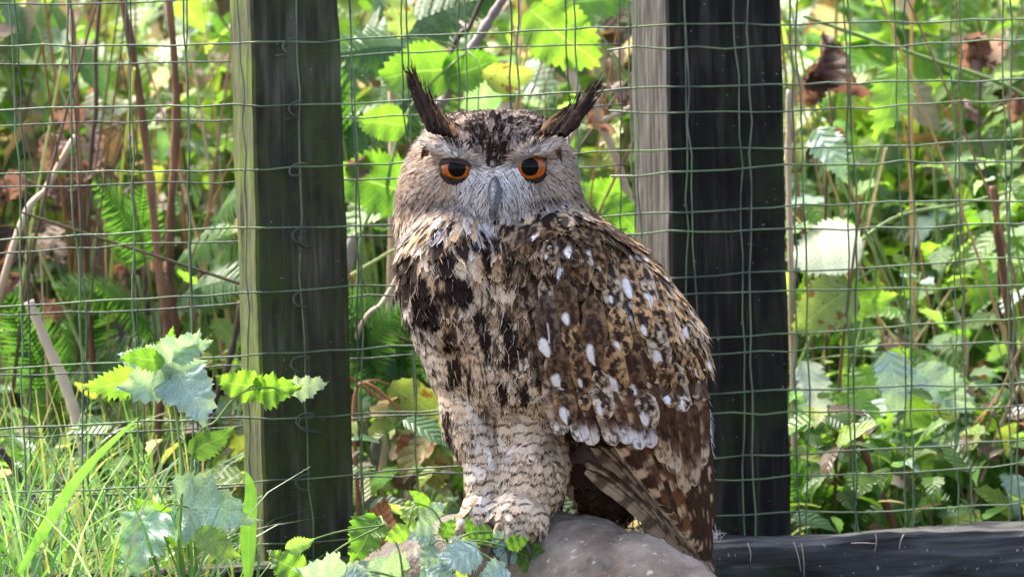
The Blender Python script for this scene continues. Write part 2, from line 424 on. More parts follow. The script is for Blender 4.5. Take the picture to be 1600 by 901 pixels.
zA = FP(470, 160).z; stepz = (zA - FP(480, 745).z) / 6
zsA = [zA + stepz * k for k in range(9, -8, -1)]
zsA = [z for z in zsA if z > zl + .01]
sA = fs(FP(463, 60)); stp = (fs(FP(1067, 60)) - sA) / 7
usA = [sA + stp * k for k in range(-14, 20)]
panel_a = wire_panel('wire_mesh_panel', -650, 2150, 0.0, usA, zsA, 1.6, 0.0, M['wire'],
                     'square welded wire mesh stretched across the front of both fence posts', 0.0026, 0.0012)
for s_ in (0,):
    for k, z in enumerate(zsA):
        if z > 1.2: continue
        c = Vector((usA[14], -0.004, z))
        for q in range(random.choice((1, 1, 2))):
            c2 = c + Vector((random.uniform(.0, .02) * (1 if q else -.4), 0, random.uniform(-.008, .004)))
            pts = [c2 + Vector((0.011 * math.cos(a) * (1.0 + .25 * a / 5), -0.003 - 0.003 * math.sin(a * 2), 0.007 * math.sin(a) - .002 * a)) for a in np.linspace(random.uniform(0, 2), random.uniform(3.6, 5.2), 12)]
            pts.append(pts[-1] + Vector((random.uniform(-.02, .02), .003, random.uniform(-.01, .0))))
            link('tie_wire', tube_mesh('tie_wire', pts, 0.0013, 6), panel_a, M['wire_dark'])
offz = -34 * K * 6.3
zsB = [z + offz for z in zsA]
zsBR = [z for z in zsB if z > zb - .0]
usBR = [s + (0.010 if i % 3 else 0.006) for i, s in enumerate(usA)]
panel_b = wire_panel('wire_mesh_panel', 968, 2150, -0.008, usBR, zsBR, 1.6, zb - .05, M['wire'],
                     'second layer of green wire mesh doubled over the black post and the nettles beyond', 0.0034, 0.0012)
panel_c = wire_panel('wire_mesh_panel', -650, 985, 0.17, [s + 0.027 for s in usA], [z for z in zsB if z > .02], 1.6, 0.0, M['wire_dark'],
                     'rear layer of dull wire mesh passing behind the mossy post', 0.0024, 0.0011)

# ------------------------------------------------------------------ the log the owl sits on
def make_log():
    m, n, l, b = new_mat('weathered_log')
    tc = n.new('ShaderNodeTexCoord')
    nz = n.new('ShaderNodeTexNoise'); nz.inputs['Scale'].default_value = 9; nz.inputs['Detail'].default_value = 10; nz.inputs['Roughness'].default_value = .65
    l.new(tc.outputs['Object'], nz.inputs['Vector'])
    r = ramp(n, [(0.3, (0.10, 0.075, 0.06)), (0.45, (0.22, 0.185, 0.16)), (0.56, (0.34, 0.30, 0.275)), (0.66, (0.22, 0.195, 0.15)), (0.75, (0.12, 0.10, 0.07))]); l.new(nz.outputs['Fac'], r.inputs[0])
    f = n.new('ShaderNodeTexNoise'); f.inputs['Scale'].default_value = 95; f.inputs['Detail'].default_value = 3
    l.new(tc.outputs['Object'], f.inputs['Vector'])
    fr = ramp(n, [(0.66, (0, 0, 0)), (0.70, (1, 1, 1))]); l.new(f.outputs['Fac'], fr.inputs[0])
    mx = n.new('ShaderNodeMix'); mx.data_type = 'RGBA'; l.new(fr.outputs[0], mx.inputs[0]); l.new(r.outputs[0], mx.inputs[6]); mx.inputs[7].default_value = (0.52, 0.50, 0.46, 1)
    dk = n.new('ShaderNodeMix'); dk.data_type = 'RGBA'; dk.blend_type = 'MULTIPLY'; dk.inputs[0].default_value = 1; dk.inputs[7].default_value = (.74, .69, .60, 1); l.new(mx.outputs[2], dk.inputs[6]); l.new(dk.outputs[2], b.inputs['Base Color']); b.inputs['Roughness'].default_value = 0.7; b.inputs['Specular IOR Level'].default_value = 0.3
    n2 = n.new('ShaderNodeTexNoise'); n2.inputs['Scale'].default_value = 60; n2.inputs['Detail'].default_value = 8
    l.new(tc.outputs['Object'], n2.inputs['Vector'])
    bp = n.new('ShaderNodeBump'); bp.inputs['Strength'].default_value = 1.0; bp.inputs['Distance'].default_value = .008
    l.new(n2.outputs['Fac'], bp.inputs['Height']); l.new(bp.outputs[0], b.inputs['Normal'])
    ctr = [(540, 960, 6.18, 62), (640, 915, 6.10, 80), (740, 890, 6.03, 92), (860, 902, 5.98, 101), (960, 930, 5.90, 106), (1060, 995, 5.82, 108), (1140, 1070, 5.76, 104), (1210, 1150, 5.7, 95)]
    pts = smooth_path([P(u, v, d) for u, v, d, _ in ctr], 12)
    xs = np.linspace(0, len(ctr) - 1, len(pts)); rad = np.interp(xs, range(len(ctr)), [c[3] * .0008 for c in ctr])
    Vv, Fq = tube_data(pts, list(rad), 64)
    Vn = np.array([tuple(v) for v in Vv]); C = np.array([tuple(p) for p in pts])
    idx = np.minimum(np.arange(len(Vn)) // 64, len(pts) - 1)
    d = Vn - C[idx]; L = np.linalg.norm(d, axis=1)[:, None] + 1e-6; d = d / L
    dis = (fnoise(Vn * 11, 3) - .5) * .017 + (fnoise(Vn * 45 + 3, 3) - .5) * .011
    crack = P(945, 870, 5.88)
    dd = np.abs((Vn - np.array(crack)) @ np.array((AR * .75 - AU * .35).normalized()) + (fnoise(Vn * 50, 2) - .5) * .03)
    near = np.linalg.norm(Vn - np.array(crack), axis=1)
    dis -= .012 * np.exp(-(dd / .004) ** 2) * (near < .06)
    Vn = Vn + d * dis[:, None]
    me = bpy.data.meshes.new('log'); me.from_pydata([tuple(v) for v in Vn], [], [tuple(dict.fromkeys(f)) for f in Fq]); me.update()
    o = link('log', me, None, m)
    tag(o, 'thick weathered grey log with pale specks that the owl stands on', 'log')
    return o
log = make_log()

# ------------------------------------------------------------------ the owl
UB, VB = 820, 835                                      # base pixel
def L(u, v, y=0.0):                                    # pixel at depth 6+y -> owl-local point
    return np.array([(u - 800) * K * (6 + y) - (UB - 800) * K * 6, y, (450.5 - v) * K * (6 + y) - (450.5 - VB) * K * 6])
def UV_of(p):                                          # owl-local points -> photo pixels
    p = np.atleast_2d(p); d = K * (6 + p[:, 1])
    return (p[:, 0] + (UB - 800) * K * 6) / d + 800, 450.5 - (p[:, 2] + (450.5 - VB) * K * 6) / d
OWL = empty('eagle_owl')
OM = Matrix((( AR.x, AF.x, AU.x, 0), (AR.y, AF.y, AU.y, 0), (AR.z, AF.z, AU.z, 0), (0, 0, 0, 1)))
OWL.matrix_world = Matrix.Translation(P(UB, VB, 6)) @ OM
tag(OWL, 'large brown eagle owl with orange eyes and ear tufts standing on the grey log', 'owl')
kp = 0.0008

def loft(bm, rows, N=40, ex=2.3):
    rings = []
    for (v, uL, uR, b, cy) in rows:
        c = (uL + uR) / 2; a = (uR - uL) / 2 * kp
        ring = []
        for k in range(N):
            t = 2 * math.pi * k / N; ct, st = math.cos(t), math.sin(t)
            x = a * math.copysign(abs(ct) ** (2 / ex), ct); y = b * kp * math.copysign(abs(st) ** (2 / ex), st) + cy * kp
            q = L(c, v, 0); ring.append(bm.verts.new((q[0] + x, y, q[2])))
        rings.append(ring)
    for i in range(len(rings) - 1):
        for k in range(N):
            k2 = (k + 1) % N
            bm.faces.new((rings[i][k], rings[i][k2], rings[i + 1][k2], rings[i + 1][k]))
    bm.faces.new(rings[0][::-1]); bm.faces.new(rings[-1])

def blob(bm, u, v, y, ru, rv, ry, rot=0):
    q = L(u, v, y)
    Mx = Matrix.Translation(q) @ Matrix.Rotation(R(rot), 4, 'Y') @ Matrix.Diagonal((ru * kp, ry * kp, rv * kp, 1))
    bmesh.ops.create_icosphere(bm, subdivisions=3, radius=1, matrix=Mx)

bm = bmesh.new()
loft(bm, [(178, 722, 822, 45, 0), (182, 705, 842, 72, 0), (190, 688, 856, 95, 0), (205, 668, 874, 115, 0), (235, 645, 890, 130, 0), (270, 629, 900, 136, 0),
          (300, 622, 906, 134, 0), (322, 620, 916, 128, 6), (345, 619, 945, 132, 8), (372, 619, 985, 148, 6), (400, 620, 1015, 158, 6), (450, 626, 1056, 168, 8), (500, 638, 1092, 172, 10),
          (550, 655, 1108, 170, 14), (600, 676, 1100, 160, 20), (640, 700, 1075, 138, 30), (675, 735, 1030, 105, 42), (705, 790, 975, 70, 55), (730, 820, 930, 40, 60)])
# shoulder, breast, brows, muzzle, thighs, legs, feet
blob(bm, 872, 400, -0.06, 95, 75, 95)
blob(bm, 715, 430, -0.07, 92, 110, 85)
blob(bm, 706, 236, -0.100, 46, 12, 24, 18); blob(bm, 836, 234, -0.100, 46, 12, 24, -18)
blob(bm, 772, 292, -0.098, 24, 40, 24); blob(bm, 771, 225, -0.085, 45, 45, 30)
blob(bm, 822, 655, -0.012, 76, 110, 84, 8); blob(bm, 740, 640, -0.005, 52, 110, 80, -14)
blob(bm, 832, 738, -0.045, 55, 78, 66, 8); blob(bm, 815, 800, -0.075, 44, 34, 48, 25)
blob(bm, 915, 715, 0.03, 48, 75, 60, -10); blob(bm, 950, 745, 0.05, 60, 62, 50, -40)
blob(bm, 757, 735, -0.03, 32, 80, 56, -4); blob(bm, 750, 795, -0.05, 27, 32, 44, 0)
bme = bpy.data.meshes.new('body'); bm.to_mesh(bme); bm.free()
body = link('body', bme, OWL)
rm = body.modifiers.new('r', 'REMESH'); rm.mode = 'VOXEL'; rm.voxel_size = 0.006; rm.use_smooth_shade = True
smo = body.modifiers.new('s', 'SMOOTH'); smo.iterations = 5; smo.factor = .5
dg = bpy.context.evaluated_depsgraph_get(); dg.update()
me2 = bpy.data.meshes.new_from_object(body.evaluated_get(dg)); body.modifiers.clear(); body.data = me2
M['skin'] = noise_mat('owl_down', [(0.3, (0.05, 0.035, 0.03)), (0.7, (0.16, 0.115, 0.085))], 60, 0.95, 0.5)
me2.materials.clear()
bvh = BVHTree.FromPolygons([v.co.copy() for v in me2.vertices], [tuple(p.vertices) for p in me2.polygons])

def surf(u, v):
    """front surface of the body at a photo pixel (owl-local point, normal) or None"""
    o = L(u, v, -1.0); t = L(u, v, 1.0); d = Vector(t - o).normalized()
    h = bvh.ray_cast(Vector(o), d)
    if h[0] is None: return None
    n = h[1]
    if n.dot(d) > 0: n = -n
    return np.array(h[0]), np.array(n)

# feather material: painted markings in the 'col' attribute, fine barbs from the UVs
def feather_mat(name, rough=0.7, sheen=0.0, barb=70):
    m, n, l, b = new_mat(name)
    at = n.new('ShaderNodeAttribute'); at.attribute_name = 'col'
    uv = n.new('ShaderNodeUVMap'); sp = n.new('ShaderNodeSeparateXYZ'); l.new(uv.outputs[0], sp.inputs[0])
    au = math_node(n, l, 'ABSOLUTE', math_node(n, l, 'SUBTRACT', sp.outputs[0], 0.5))
    ph = math_node(n, l, 'SUBTRACT', math_node(n, l, 'MULTIPLY', sp.outputs[1], barb), math_node(n, l, 'MULTIPLY', au, barb * .6))
    wv = math_node(n, l, 'SINE', ph)
    tc = n.new('ShaderNodeTexCoord'); nz = n.new('ShaderNodeTexNoise'); nz.inputs['Scale'].default_value = 260; nz.inputs['Detail'].default_value = 4
    l.new(tc.outputs['Object'], nz.inputs['Vector'])
    hgt = math_node(n, l, 'ADD', math_node(n, l, 'MULTIPLY', wv, 0.35), nz.outputs['Fac'])
    r = ramp(n, [(0.1, (0.66, 0.64, 0.62)), (0.9, (1.22, 1.22, 1.22))]); l.new(math_node(n, l, 'MULTIPLY', math_node(n, l, 'ADD', hgt, 0.2), 0.7), r.inputs[0])
    mx = n.new('ShaderNodeMix'); mx.data_type = 'RGBA'; mx.blend_type = 'MULTIPLY'; mx.inputs[0].default_value = 1
    l.new(at.outputs['Color'], mx.inputs[6]); l.new(r.outputs[0], mx.inputs[7]); l.new(mx.outputs[2], b.inputs['Base Color'])
    b.inputs['Roughness'].default_value = rough; b.inputs['Specular IOR Level'].default_value = 0.08
    b.inputs['Sheen Weight'].default_value = sheen; b.inputs['Sheen Roughness'].default_value = 0.5
    bp = n.new('ShaderNodeBump'); bp.inputs['Strength'].default_value = .35; bp.inputs['Distance'].default_value = .0015
    l.new(hgt, bp.inputs['Height']); l.new(bp.outputs[0], b.inputs['Normal'])
    return m
M['plume'] = feather_mat('plumage'); M['quill'] = feather_mat('flight_feather', 0.6, 0.0, 190)

DK = np.array([0.018, 0.010, 0.008]); DK2 = np.array([0.048, 0.024, 0.015]); BUFF = np.array([0.56, 0.33, 0.15]); BUFF2 = np.array([0.42, 0.23, 0.10])
CREAM = np.array([0.74, 0.55, 0.37]); WHITE = np.array([0.85, 0.79, 0.75]); GREY = np.array([0.36, 0.30, 0.26]); RUF = np.array([0.22, 0.09, 0.035])

def wing_line(v):
    return np.interp(v, [318, 335, 360, 420, 480, 540, 600, 650, 700, 760], [770, 778, 790, 797, 808, 828, 846, 868, 895, 930])
def chin_line(u):                                       # v of the lower edge of the facial disc
    return np.interp(u, [600, 640, 700, 745, 772, 800, 850, 900, 930], [325, 330, 333, 343, 348, 340, 322, 314, 312])

# --- sample roots over the body
tri_v = np.array([v.co[:] for v in me2.vertices])
polys = [tuple(p.vertices) for p in me2.polygons]
areas = np.array([p.area for p in me2.polygons]); cum = np.cumsum(areas) / areas.sum()
NC = 90000
fi = np.searchsorted(cum, rng.random(NC))
pa = np.array([[p[0], p[1], p[2], p[-1]] for p in polys])[fi]
a_, b_ = rng.random(NC), rng.random(NC)
pts = (tri_v[pa[:, 0]] * ((1 - a_) * (1 - b_))[:, None] + tri_v[pa[:, 1]] * (a_ * (1 - b_))[:, None] + tri_v[pa[:, 2]] * (a_ * b_)[:, None] + tri_v[pa[:, 3]] * ((1 - a_) * b_)[:, None])
vn = np.array([v.normal[:] for v in me2.vertices]); nrm = vn[pa[:, 0]] + vn[pa[:, 1]] + vn[pa[:, 2]] + vn[pa[:, 3]]
nrm /= np.linalg.norm(nrm, axis=1)[:, None]
EYES = [(714, 263, 23, 14), (828, 261, 22, 17)]

def region(u, v, ny):
    front = ny < 0.25
    if v < 340 and v < chin_line(u) + (0 if front else 10):
        if not front: return 'nape'
        # crown: V between the tufts down to between the eyes
        if v < 262 and abs(u - 771) < 9 + (266 - v) * 1.05 and v > 150: return 'crown'
        if v < 190: return 'crown'
        return 'face'
    if v > 335 and u > wing_line(v) and v < 690: return 'wing'
    if not front: return 'wing'
    if v > 655 and u > 893: return 'dark'  # shaded hollow between leg, wing and tail
    if v > 668 + 24 * math.sin(u * .21) * math.sin(u * .07 + v * .05): return 'leg'
    if v < 362 and u < 770: return 'ruff'
    return 'breast'

SP = {'face': 4.2, 'crown': 6.2, 'nape': 9, 'ruff': 9, 'breast': 14, 'leg': 11, 'wing': 14, 'dark': 12}
U_, V_ = UV_of(pts)
cell = 19 * kp; grid = {}
acc = {k: [] for k in SP}
for i in range(NC):
    p = pts[i]; u, v = U_[i], V_[i]
    reg = region(u, v, nrm[i, 1])
    if reg in ('face', 'crown'):
        if any(((u - eu) / (rx + .5)) ** 2 + ((v - ev) / (ry + 1)) ** 2 < 1 for eu, ev, rx, ry in EYES) and nrm[i, 1] < 0: continue
        if abs(u - 772) < 9 and 288 < v < 340: continue
    r_ = SP[reg] * kp * (1.35 if nrm[i, 1] > .25 else 1)
    key = (int(p[0] // cell), int(p[1] // cell), int(p[2] // cell)); ok = True
    for dx in (-1, 0, 1):
        for dy in (-1, 0, 1):
            for dz in (-1, 0, 1):
                for q in grid.get((reg, key[0] + dx, key[1] + dy, key[2] + dz), ()):
                    if (q[0] - p[0]) ** 2 + (q[1] - p[1]) ** 2 + (q[2] - p[2]) ** 2 < r_ * r_: ok = False; break
                if not ok: break
            if not ok: break
        if not ok: break
    if ok:
        grid.setdefault((reg,) + key, []).append(p); acc[reg].append(i)

def build_feathers(name, root, nor, dirv, ln, wd, paint, parent, nu=5, nv=7, lift=0.10, cup=0.25, blunt=0.55, base=0.001, ragged=0.10, mat=None, curl=0.0, nblend=.45, fringe=0):
    N = len(root)
    dirv = dirv - nor * np.sum(dirv * nor, 1)[:, None]; dirv /= np.linalg.norm(dirv, axis=1)[:, None] + 1e-9
    side = np.cross(dirv, nor)
    s = np.linspace(-1, 1, nu)[None, None, :]; t = np.linspace(0, 1, nv)[None, :, None]
    shp = np.minimum(1, (t * 3.2 + .15)) * np.sqrt(np.clip(1 - np.clip((t - blunt) / (1 - blunt), 0, 1) ** 2.0, 0.0, 1)) 
    rag = 1 + ragged * (rng.random((N, nv, nu)) - .5) * 2 * (t > .3)
    T = t * rag * np.ones((N, nv, nu)) - 0.10 * np.abs(s) ** 2 * t
    X = s * shp * wd[:, None, None] * .5 * np.ones((N, nv, nu)) * (1 + ragged * (rng.random((N, nv, nu)) - .5))
    Z = base + lift * ln[:, None, None] * t ** 1.2 * (0.7 + .6 * rng.random((N, 1, 1))) - cup * wd[:, None, None] * .5 * s ** 2 * shp + curl * ln[:, None, None] * t * t
    pos = root[:, None, None, :] + dirv[:, None, None, :] * (T * ln[:, None, None])[..., None] + side[:, None, None, :] * X[..., None] + nor[:, None, None, :] * Z[..., None]
    ss = np.broadcast_to(s, (N, nv, nu)); tt = np.broadcast_to(t, (N, nv, nu))
    col = paint(pos, ss, tt)
    base_i = (np.arange(N) * nu * nv)[:, None]
    q = np.array([(j * nu + i, j * nu + i + 1, (j + 1) * nu + i + 1, (j + 1) * nu + i) for j in range(nv - 1) for i in range(nu - 1)])
    Fq = (base_i[:, :, None] + q[None]).reshape(-1, 4)
    uv = np.stack([(ss + 1) / 2, tt], -1).reshape(-1, 2)
    PV, PC, PF, PU = pos.reshape(-1, 3), np.clip(col, 0, 1).reshape(-1, 3), Fq, uv
    bn = np.repeat(nor, nu * nv, axis=0)
    if fringe:
        for q_ in range(fringe):
            jj = rng.integers(int(nv * .55), nv - 1, N); ii = rng.integers(0, nu, N); ar = np.arange(N)
            p0 = pos[ar, jj, ii]; c0 = np.clip(col[ar, jj, ii], 0, 1); sv_ = np.linspace(-1, 1, nu)[ii]
            dd = dirv + side * (sv_ * .55 + rng.normal(0, .15, N))[:, None] + nor * rng.normal(.05, .06, N)[:, None]; dd /= np.linalg.norm(dd, axis=1)[:, None]
            l_ = (ln * rng.uniform(.18, .42, N))[:, None]; wv_ = np.cross(dd, nor) * .00055
            p0 = p0 - dd * l_ * .3 + nor * .0006; p1 = p0 + dd * l_ * .6; p2 = p0 + dd * l_ - nor * l_ * .06
            nb_ = len(PV); vv = np.stack([p0 - wv_, p0 + wv_, p1 + wv_ * .8, p1 - wv_ * .8, p2 + wv_ * .15, p2 - wv_ * .15], 1).reshape(-1, 3)
            b_ = nb_ + np.arange(N)[:, None] * 6
            PF = np.concatenate([PF, b_ + np.array([0, 1, 2, 3]), b_ + np.array([3, 2, 4, 5])]); PV = np.concatenate([PV, vv]); PC = np.concatenate([PC, np.repeat(c0, 6, axis=0)])
            PU = np.concatenate([PU, np.tile(np.array([[.4, .3]]), (N * 6, 1))]); bn = np.concatenate([bn, np.repeat(nor, 6, axis=0)])
    me = mesh_np(name, PV, PF, PU, PC)
    o_ = link(name, me, parent, mat or M['plume'])
    gn = np.empty(len(me.vertices) * 3, np.float32); me.vertices.foreach_get('normal', gn); gn = gn.reshape(-1, 3)
    sg = np.sign(np.sum(gn * bn, 1))[:, None]; sg[sg == 0] = 1
    cn = gn * sg * nblend + bn * (1 - nblend); cn /= np.linalg.norm(cn, axis=1)[:, None] + 1e-9
    me.normals_split_custom_set_from_vertices([tuple(q) for q in (cn * sg)])
    return o_

def mixc(a, b, f):
    return a * (1 - f[..., None]) + b * f[..., None]
def rnd(N): return rng.random((N, 1, 1))
def field(pos, sc, seed=0, oct=2):
    sh = pos.shape[:-1]
    return fnoise(pos.reshape(-1, 3) * np.asarray(sc) + seed, oct).reshape(sh)

def down_dirs(idx, reg):
    u, v = U_[idx], V_[idx]; N = len(idx)
    d = np.zeros((N, 3)); d[:, 2] = -1
    if reg == 'face':
        # radiate from the nearer eye
        ex = np.where(u < 771, 714, 828); ey = 262
        dx, dz = u - ex, -(v - ey); ln = np.hypot(dx, dz) + 1e-6
        d[:, 0] = dx / ln; d[:, 2] = dz / ln - 0.45; d[:, 1] = .35
    elif reg == 'crown':
        d[:, 0] = (u - 771) / 90; d[:, 2] = .5 - (v < 200) * .1; d[:, 1] = 1.0
        d[:, 2] += 0.3
    elif reg == 'ruff':
        d[:, 0] = -(u - 770) / -160 * .35; d[:, 2] = -1
    elif reg == 'breast':
        d[:, 0] = (700 - u) / 900 + .08
    elif reg == 'wing':
        d[:, 0] = .18 + (u - 900) / 1400
    elif reg == 'leg':
        d[:, 0] = np.where(u > 800, -.25, .08)
    d += rng.normal(0, .10, (N, 3))
    return d

def paint_face(pos, s, t):
    N = len(pos); u, v = UV_of(pos.reshape(-1, 3)); u = u.reshape(s.shape); v = v.reshape(s.shape)
    n1 = field(pos, (260, 260, 260), 1); n2 = field(pos, (70, 70, 70), 2)
    c = mixc(GREY * np.array([1.0, .9, .78]), np.array([0.52, 0.36, 0.24]), sstep(.35, .65, n2) * np.ones_like(s))
    c = mixc(c, np.array([0.66, 0.60, 0.56]), sstep(.5, .75, n1) * .7)
    c = mixc(c, DK2 * 1.6, sstep(.60, .78, field(pos, (150, 150, 330), 3)) * .65)
    # pale around beak and brow
    dist = np.hypot((u - 772) / 1.15, (v - 305))
    c = mixc(c, WHITE * .95, sstep(66, 30, dist) * .9)
    brow = np.maximum(np.exp(-(((u - 703) / 24) ** 2 + ((v - 240) / 7) ** 2)), np.exp(-(((u - 842) / 22) ** 2 + ((v - 238) / 7) ** 2)))
    c = mixc(c, WHITE * .85, np.clip(brow * 1.3, 0, .9))
    # dark stripes running from the eyes up into the tufts
    for (u0, v0, u1, v1, wd) in ((716, 232, 694, 200, 14), (742, 258, 704, 222, 8), (836, 230, 862, 200, 14), (804, 254, 840, 220, 8)):
        dx, dy = u1 - u0, v1 - v0; q = np.clip(((u - u0) * dx + (v - v0) * dy) / (dx * dx + dy * dy), 0, 1)
        dd = np.hypot(u - u0 - q * dx, v - v0 - q * dy); c = mixc(c, DK * 1.2, sstep(wd, wd * .4, dd) * .9)
    for (eu, ev, rx, ry) in EYES:
        dd = np.hypot((u - eu) / rx, (v - ev) / ry); c = mixc(c, DK * 1.5, sstep(1.30, 1.10, dd) * np.where(v < ev, .8, .45))
    c = mixc(c, WHITE * 1.0, np.clip(np.maximum(np.exp(-(((u - 704) / 30) ** 2 + ((v - 240 - (u - 704) * .30) / 8) ** 2)), np.exp(-(((u - 842) / 28) ** 2 + ((v - 237 + (u - 842) * .30) / 8) ** 2))) * 1.6, 0, .95))
    # rim of the disc, brown on the cheeks
    c = mixc(c, np.array([0.30, 0.19, 0.11]), sstep(655, 618, u) * .6 + sstep(885, 912, u) * .6)
    rim = np.exp(-((v - (np.vectorize(chin_line)(u) - 5)) / 6) ** 2) * (field(pos, (110, 110, 60), 5) > .5)
    c = mixc(c, DK * 1.4, rim * .8)
    return c * (.85 + .3 * rnd(N))[..., None]

def paint_crown(pos, s, t):
    N = len(pos); n2 = field(pos, (75, 75, 75), 4, 3); n3 = field(pos, (240, 240, 240), 6)
    c = mixc(DK * 1.3, np.array([0.42, 0.31, 0.24]), sstep(.50, .62, n2 * .75 + rnd(N) * .2))
    c = mixc(c, DK, sstep(.45, .1, np.abs(s)) * sstep(.2, .6, t) * .45)
    c = mixc(c, np.array([.5, .4, .33]), sstep(.6, .75, n3) * .6)
    return c

def paint_ruff(pos, s, t):
    N = len(pos); r1, r2 = rnd(N), rnd(N)
    c = np.where((r1 < .4)[..., None], WHITE * .68, CREAM * .68) * np.ones(s.shape + (1,))
    wd = .2 + .6 * r2
    c = mixc(c, DK * 1.2, sstep(wd + .12, wd - .1, np.abs(s)) * sstep(.15, .4, t) * (r2 > .25))
    return mixc(c, BUFF * .8, sstep(.5, .7, field(pos, (60, 60, 60), 8)) * .6)

def paint_breast(pos, s, t):
    N = len(pos); u, v = UV_of(pos.reshape(-1, 3)); u = u.reshape(s.shape); v = v.reshape(s.shape)
    r1, r2 = rnd(N), rnd(N)
    big = field(pos, (42, 42, 22), 11, 2)
    c = mixc(CREAM * np.ones(s.shape + (1,)), BUFF, sstep(.42, .62, field(pos, (30, 30, 20), 21)) * (1 - .5 * sstep(700, 640, u)) * (.9 - .7 * sstep(520, 600, v)))
    c = mixc(c, WHITE, sstep(.3, 0, r1) * np.ones_like(s) * .35)
    c = mixc(c, WHITE * .97, sstep(720, 655, u) * sstep(430, 520, v) * .6)
    amt = np.interp(v, [330, 400, 470, 540, 600, 680], [.62, .60, .52, .34, .14, .03])
    rootp = np.broadcast_to(pos[:, :1, 3:4], pos.shape); bigr = field(rootp, (46, 46, 17), 13, 2)
    wd = amt * (.35 + .6 * r2) * 1.3 * sstep(.40, .62, bigr)
    wob = (field(pos, (120, 120, 120), 71) - .5)
    pj = pos.copy(); pj[..., 0] += wob * .010; pj[..., 2] += .008 * (r2 - .5); blot = fnoise(np.stack([pj[..., 0] * 70 + .25 * pj[..., 2] * 30, np.zeros_like(s), pj[..., 2] * 31], -1).reshape(-1, 3) + 3.7, 2).reshape(s.shape)
    thr = np.interp(v, [330, 380, 430, 480, 540, 600, 650], [.46, .43, .47, .49, .53, .59, .66]) + .04 * sstep(800, 760, u) * sstep(700, 740, u)
    blm = sstep(thr - .02, thr + .04, blot + .06 * (r1 - .5))
    ns = (field(pos, (300, 300, 300), 31) - .5) * .35
    st = sstep(wd + .14, wd - .04, np.abs(s) + ns) * sstep(.12, .30, t) 
    c = mixc(c, DK * 1.2, np.clip(np.maximum(st * (wd > .06) * .9, blm * (1 - .55 * sstep(.75, 1, np.abs(s)) * (r2 > .5))), 0, 1))
    # thin wavy cross bars, stronger lower down
    ba = sstep(400, 540, v)
    ph = v / 15.5 + .34 * np.abs(np.sin(u / 8.5 + 1.0 * np.sin(v / 26))) + .9 * (field(pos, (30, 30, 30), 44, 2) - .5)
    c = mixc(c, DK2, sstep(.70, .88, np.abs((ph % 1.0) - .5) * 2) * ba * .85)
    return c

def paint_leg(pos, s, t):
    N = len(pos); u, v = UV_of(pos.reshape(-1, 3)); u = u.reshape(s.shape); v = v.reshape(s.shape)
    c = mixc(CREAM * 1.05 * np.ones(s.shape + (1,)), np.array([.80, .70, .59]), sstep(.2, .8, rnd(N)) * np.ones_like(s) * sstep(860, 760, u))
    c = mixc(c, BUFF, sstep(.52, .72, field(pos, (28, 28, 28), 41)) * .25)
    ph = v / 15.5 + .34 * np.abs(np.sin(u / 8.5 + 1.0 * np.sin(v / 26))) + .9 * (field(pos, (26, 26, 26), 44, 2) - .5) + .25 * (field(pos, (160, 160, 160), 45) - .5)
    fr = np.abs((ph % 1.0) - .5) * 2
    c = mixc(c, DK2 * 1.1, sstep(.72, .88, fr) * (.55 + .45 * sstep(.3, .5, field(pos, (60, 60, 60), 47))))
    st = sstep(.56, .66, field(pos, (56, 56, 18), 46)) * sstep(760, 660, v)
    return mixc(c, DK2, st * .8)

def paint_wing(pos, s, t):
    N = len(pos); u, v = UV_of(pos.reshape(-1, 3)); u = u.reshape(s.shape); v = v.reshape(s.shape)
    n1 = field(pos, (38, 38, 26), 51, 2); n2 = field(pos, (190, 190, 150), 52, 3); r1, r2 = rnd(N), rnd(N)
    c = mixc(DK * 1.25, DK2 * 1.2, r1 * np.ones_like(s))
    tan = mixc(BUFF * 1.12, CREAM, r2 * np.ones_like(s))
    edge = sstep(.18, .5, np.abs(s) + (n2 - .5) * 1.1) * sstep(.15, .5, t)
    amt = sstep(.50, .60, n1 + .25 * (r1 - .5)) * (.55 + .45 * sstep(390, 500, v)) * (.35 + .75 * sstep(850, 980, u)) + .9 * sstep(1005, 1050, u) * sstep(430, 470, v)
    c = mixc(c, tan, np.clip(edge * (0.10 + amt * 1.1), 0, 1))
    c = mixc(c, tan * .9, sstep(.57, .66, n2) * np.clip(.35 + amt, 0, 1) * .9)
    c = mixc(c, DK, sstep(.62, .5, field(pos, (230, 230, 170), 57)) * 0 + sstep(.58, .66, field(pos, (160, 160, 120), 58, 3)) * .8)
    sp = ((s - .3 * np.sign(r1 - .5)) / .36) ** 2 + ((t - .72) / .18) ** 2
    c = mixc(c, WHITE * .95, sstep(1.1, .8, sp + (n2 - .5) * 3.2) * (r2 > .84))
    return c
def paint_nape(pos, s, t):
    n1 = field(pos, (50, 50, 50), 61, 3); return mixc(np.array([.30, .20, .12]) * np.ones(s.shape + (1,)), DK, sstep(.5, .2, np.abs(s)) * sstep(.2, .5, t) * .8) * (.7 + .5 * n1[..., None])
def paint_wing_shade(pos, s, t):
    return DK2 * (.5 + field(pos, (90, 90, 90), 66))[..., None]  # shade of the hollow under the wing, put into the feather colour

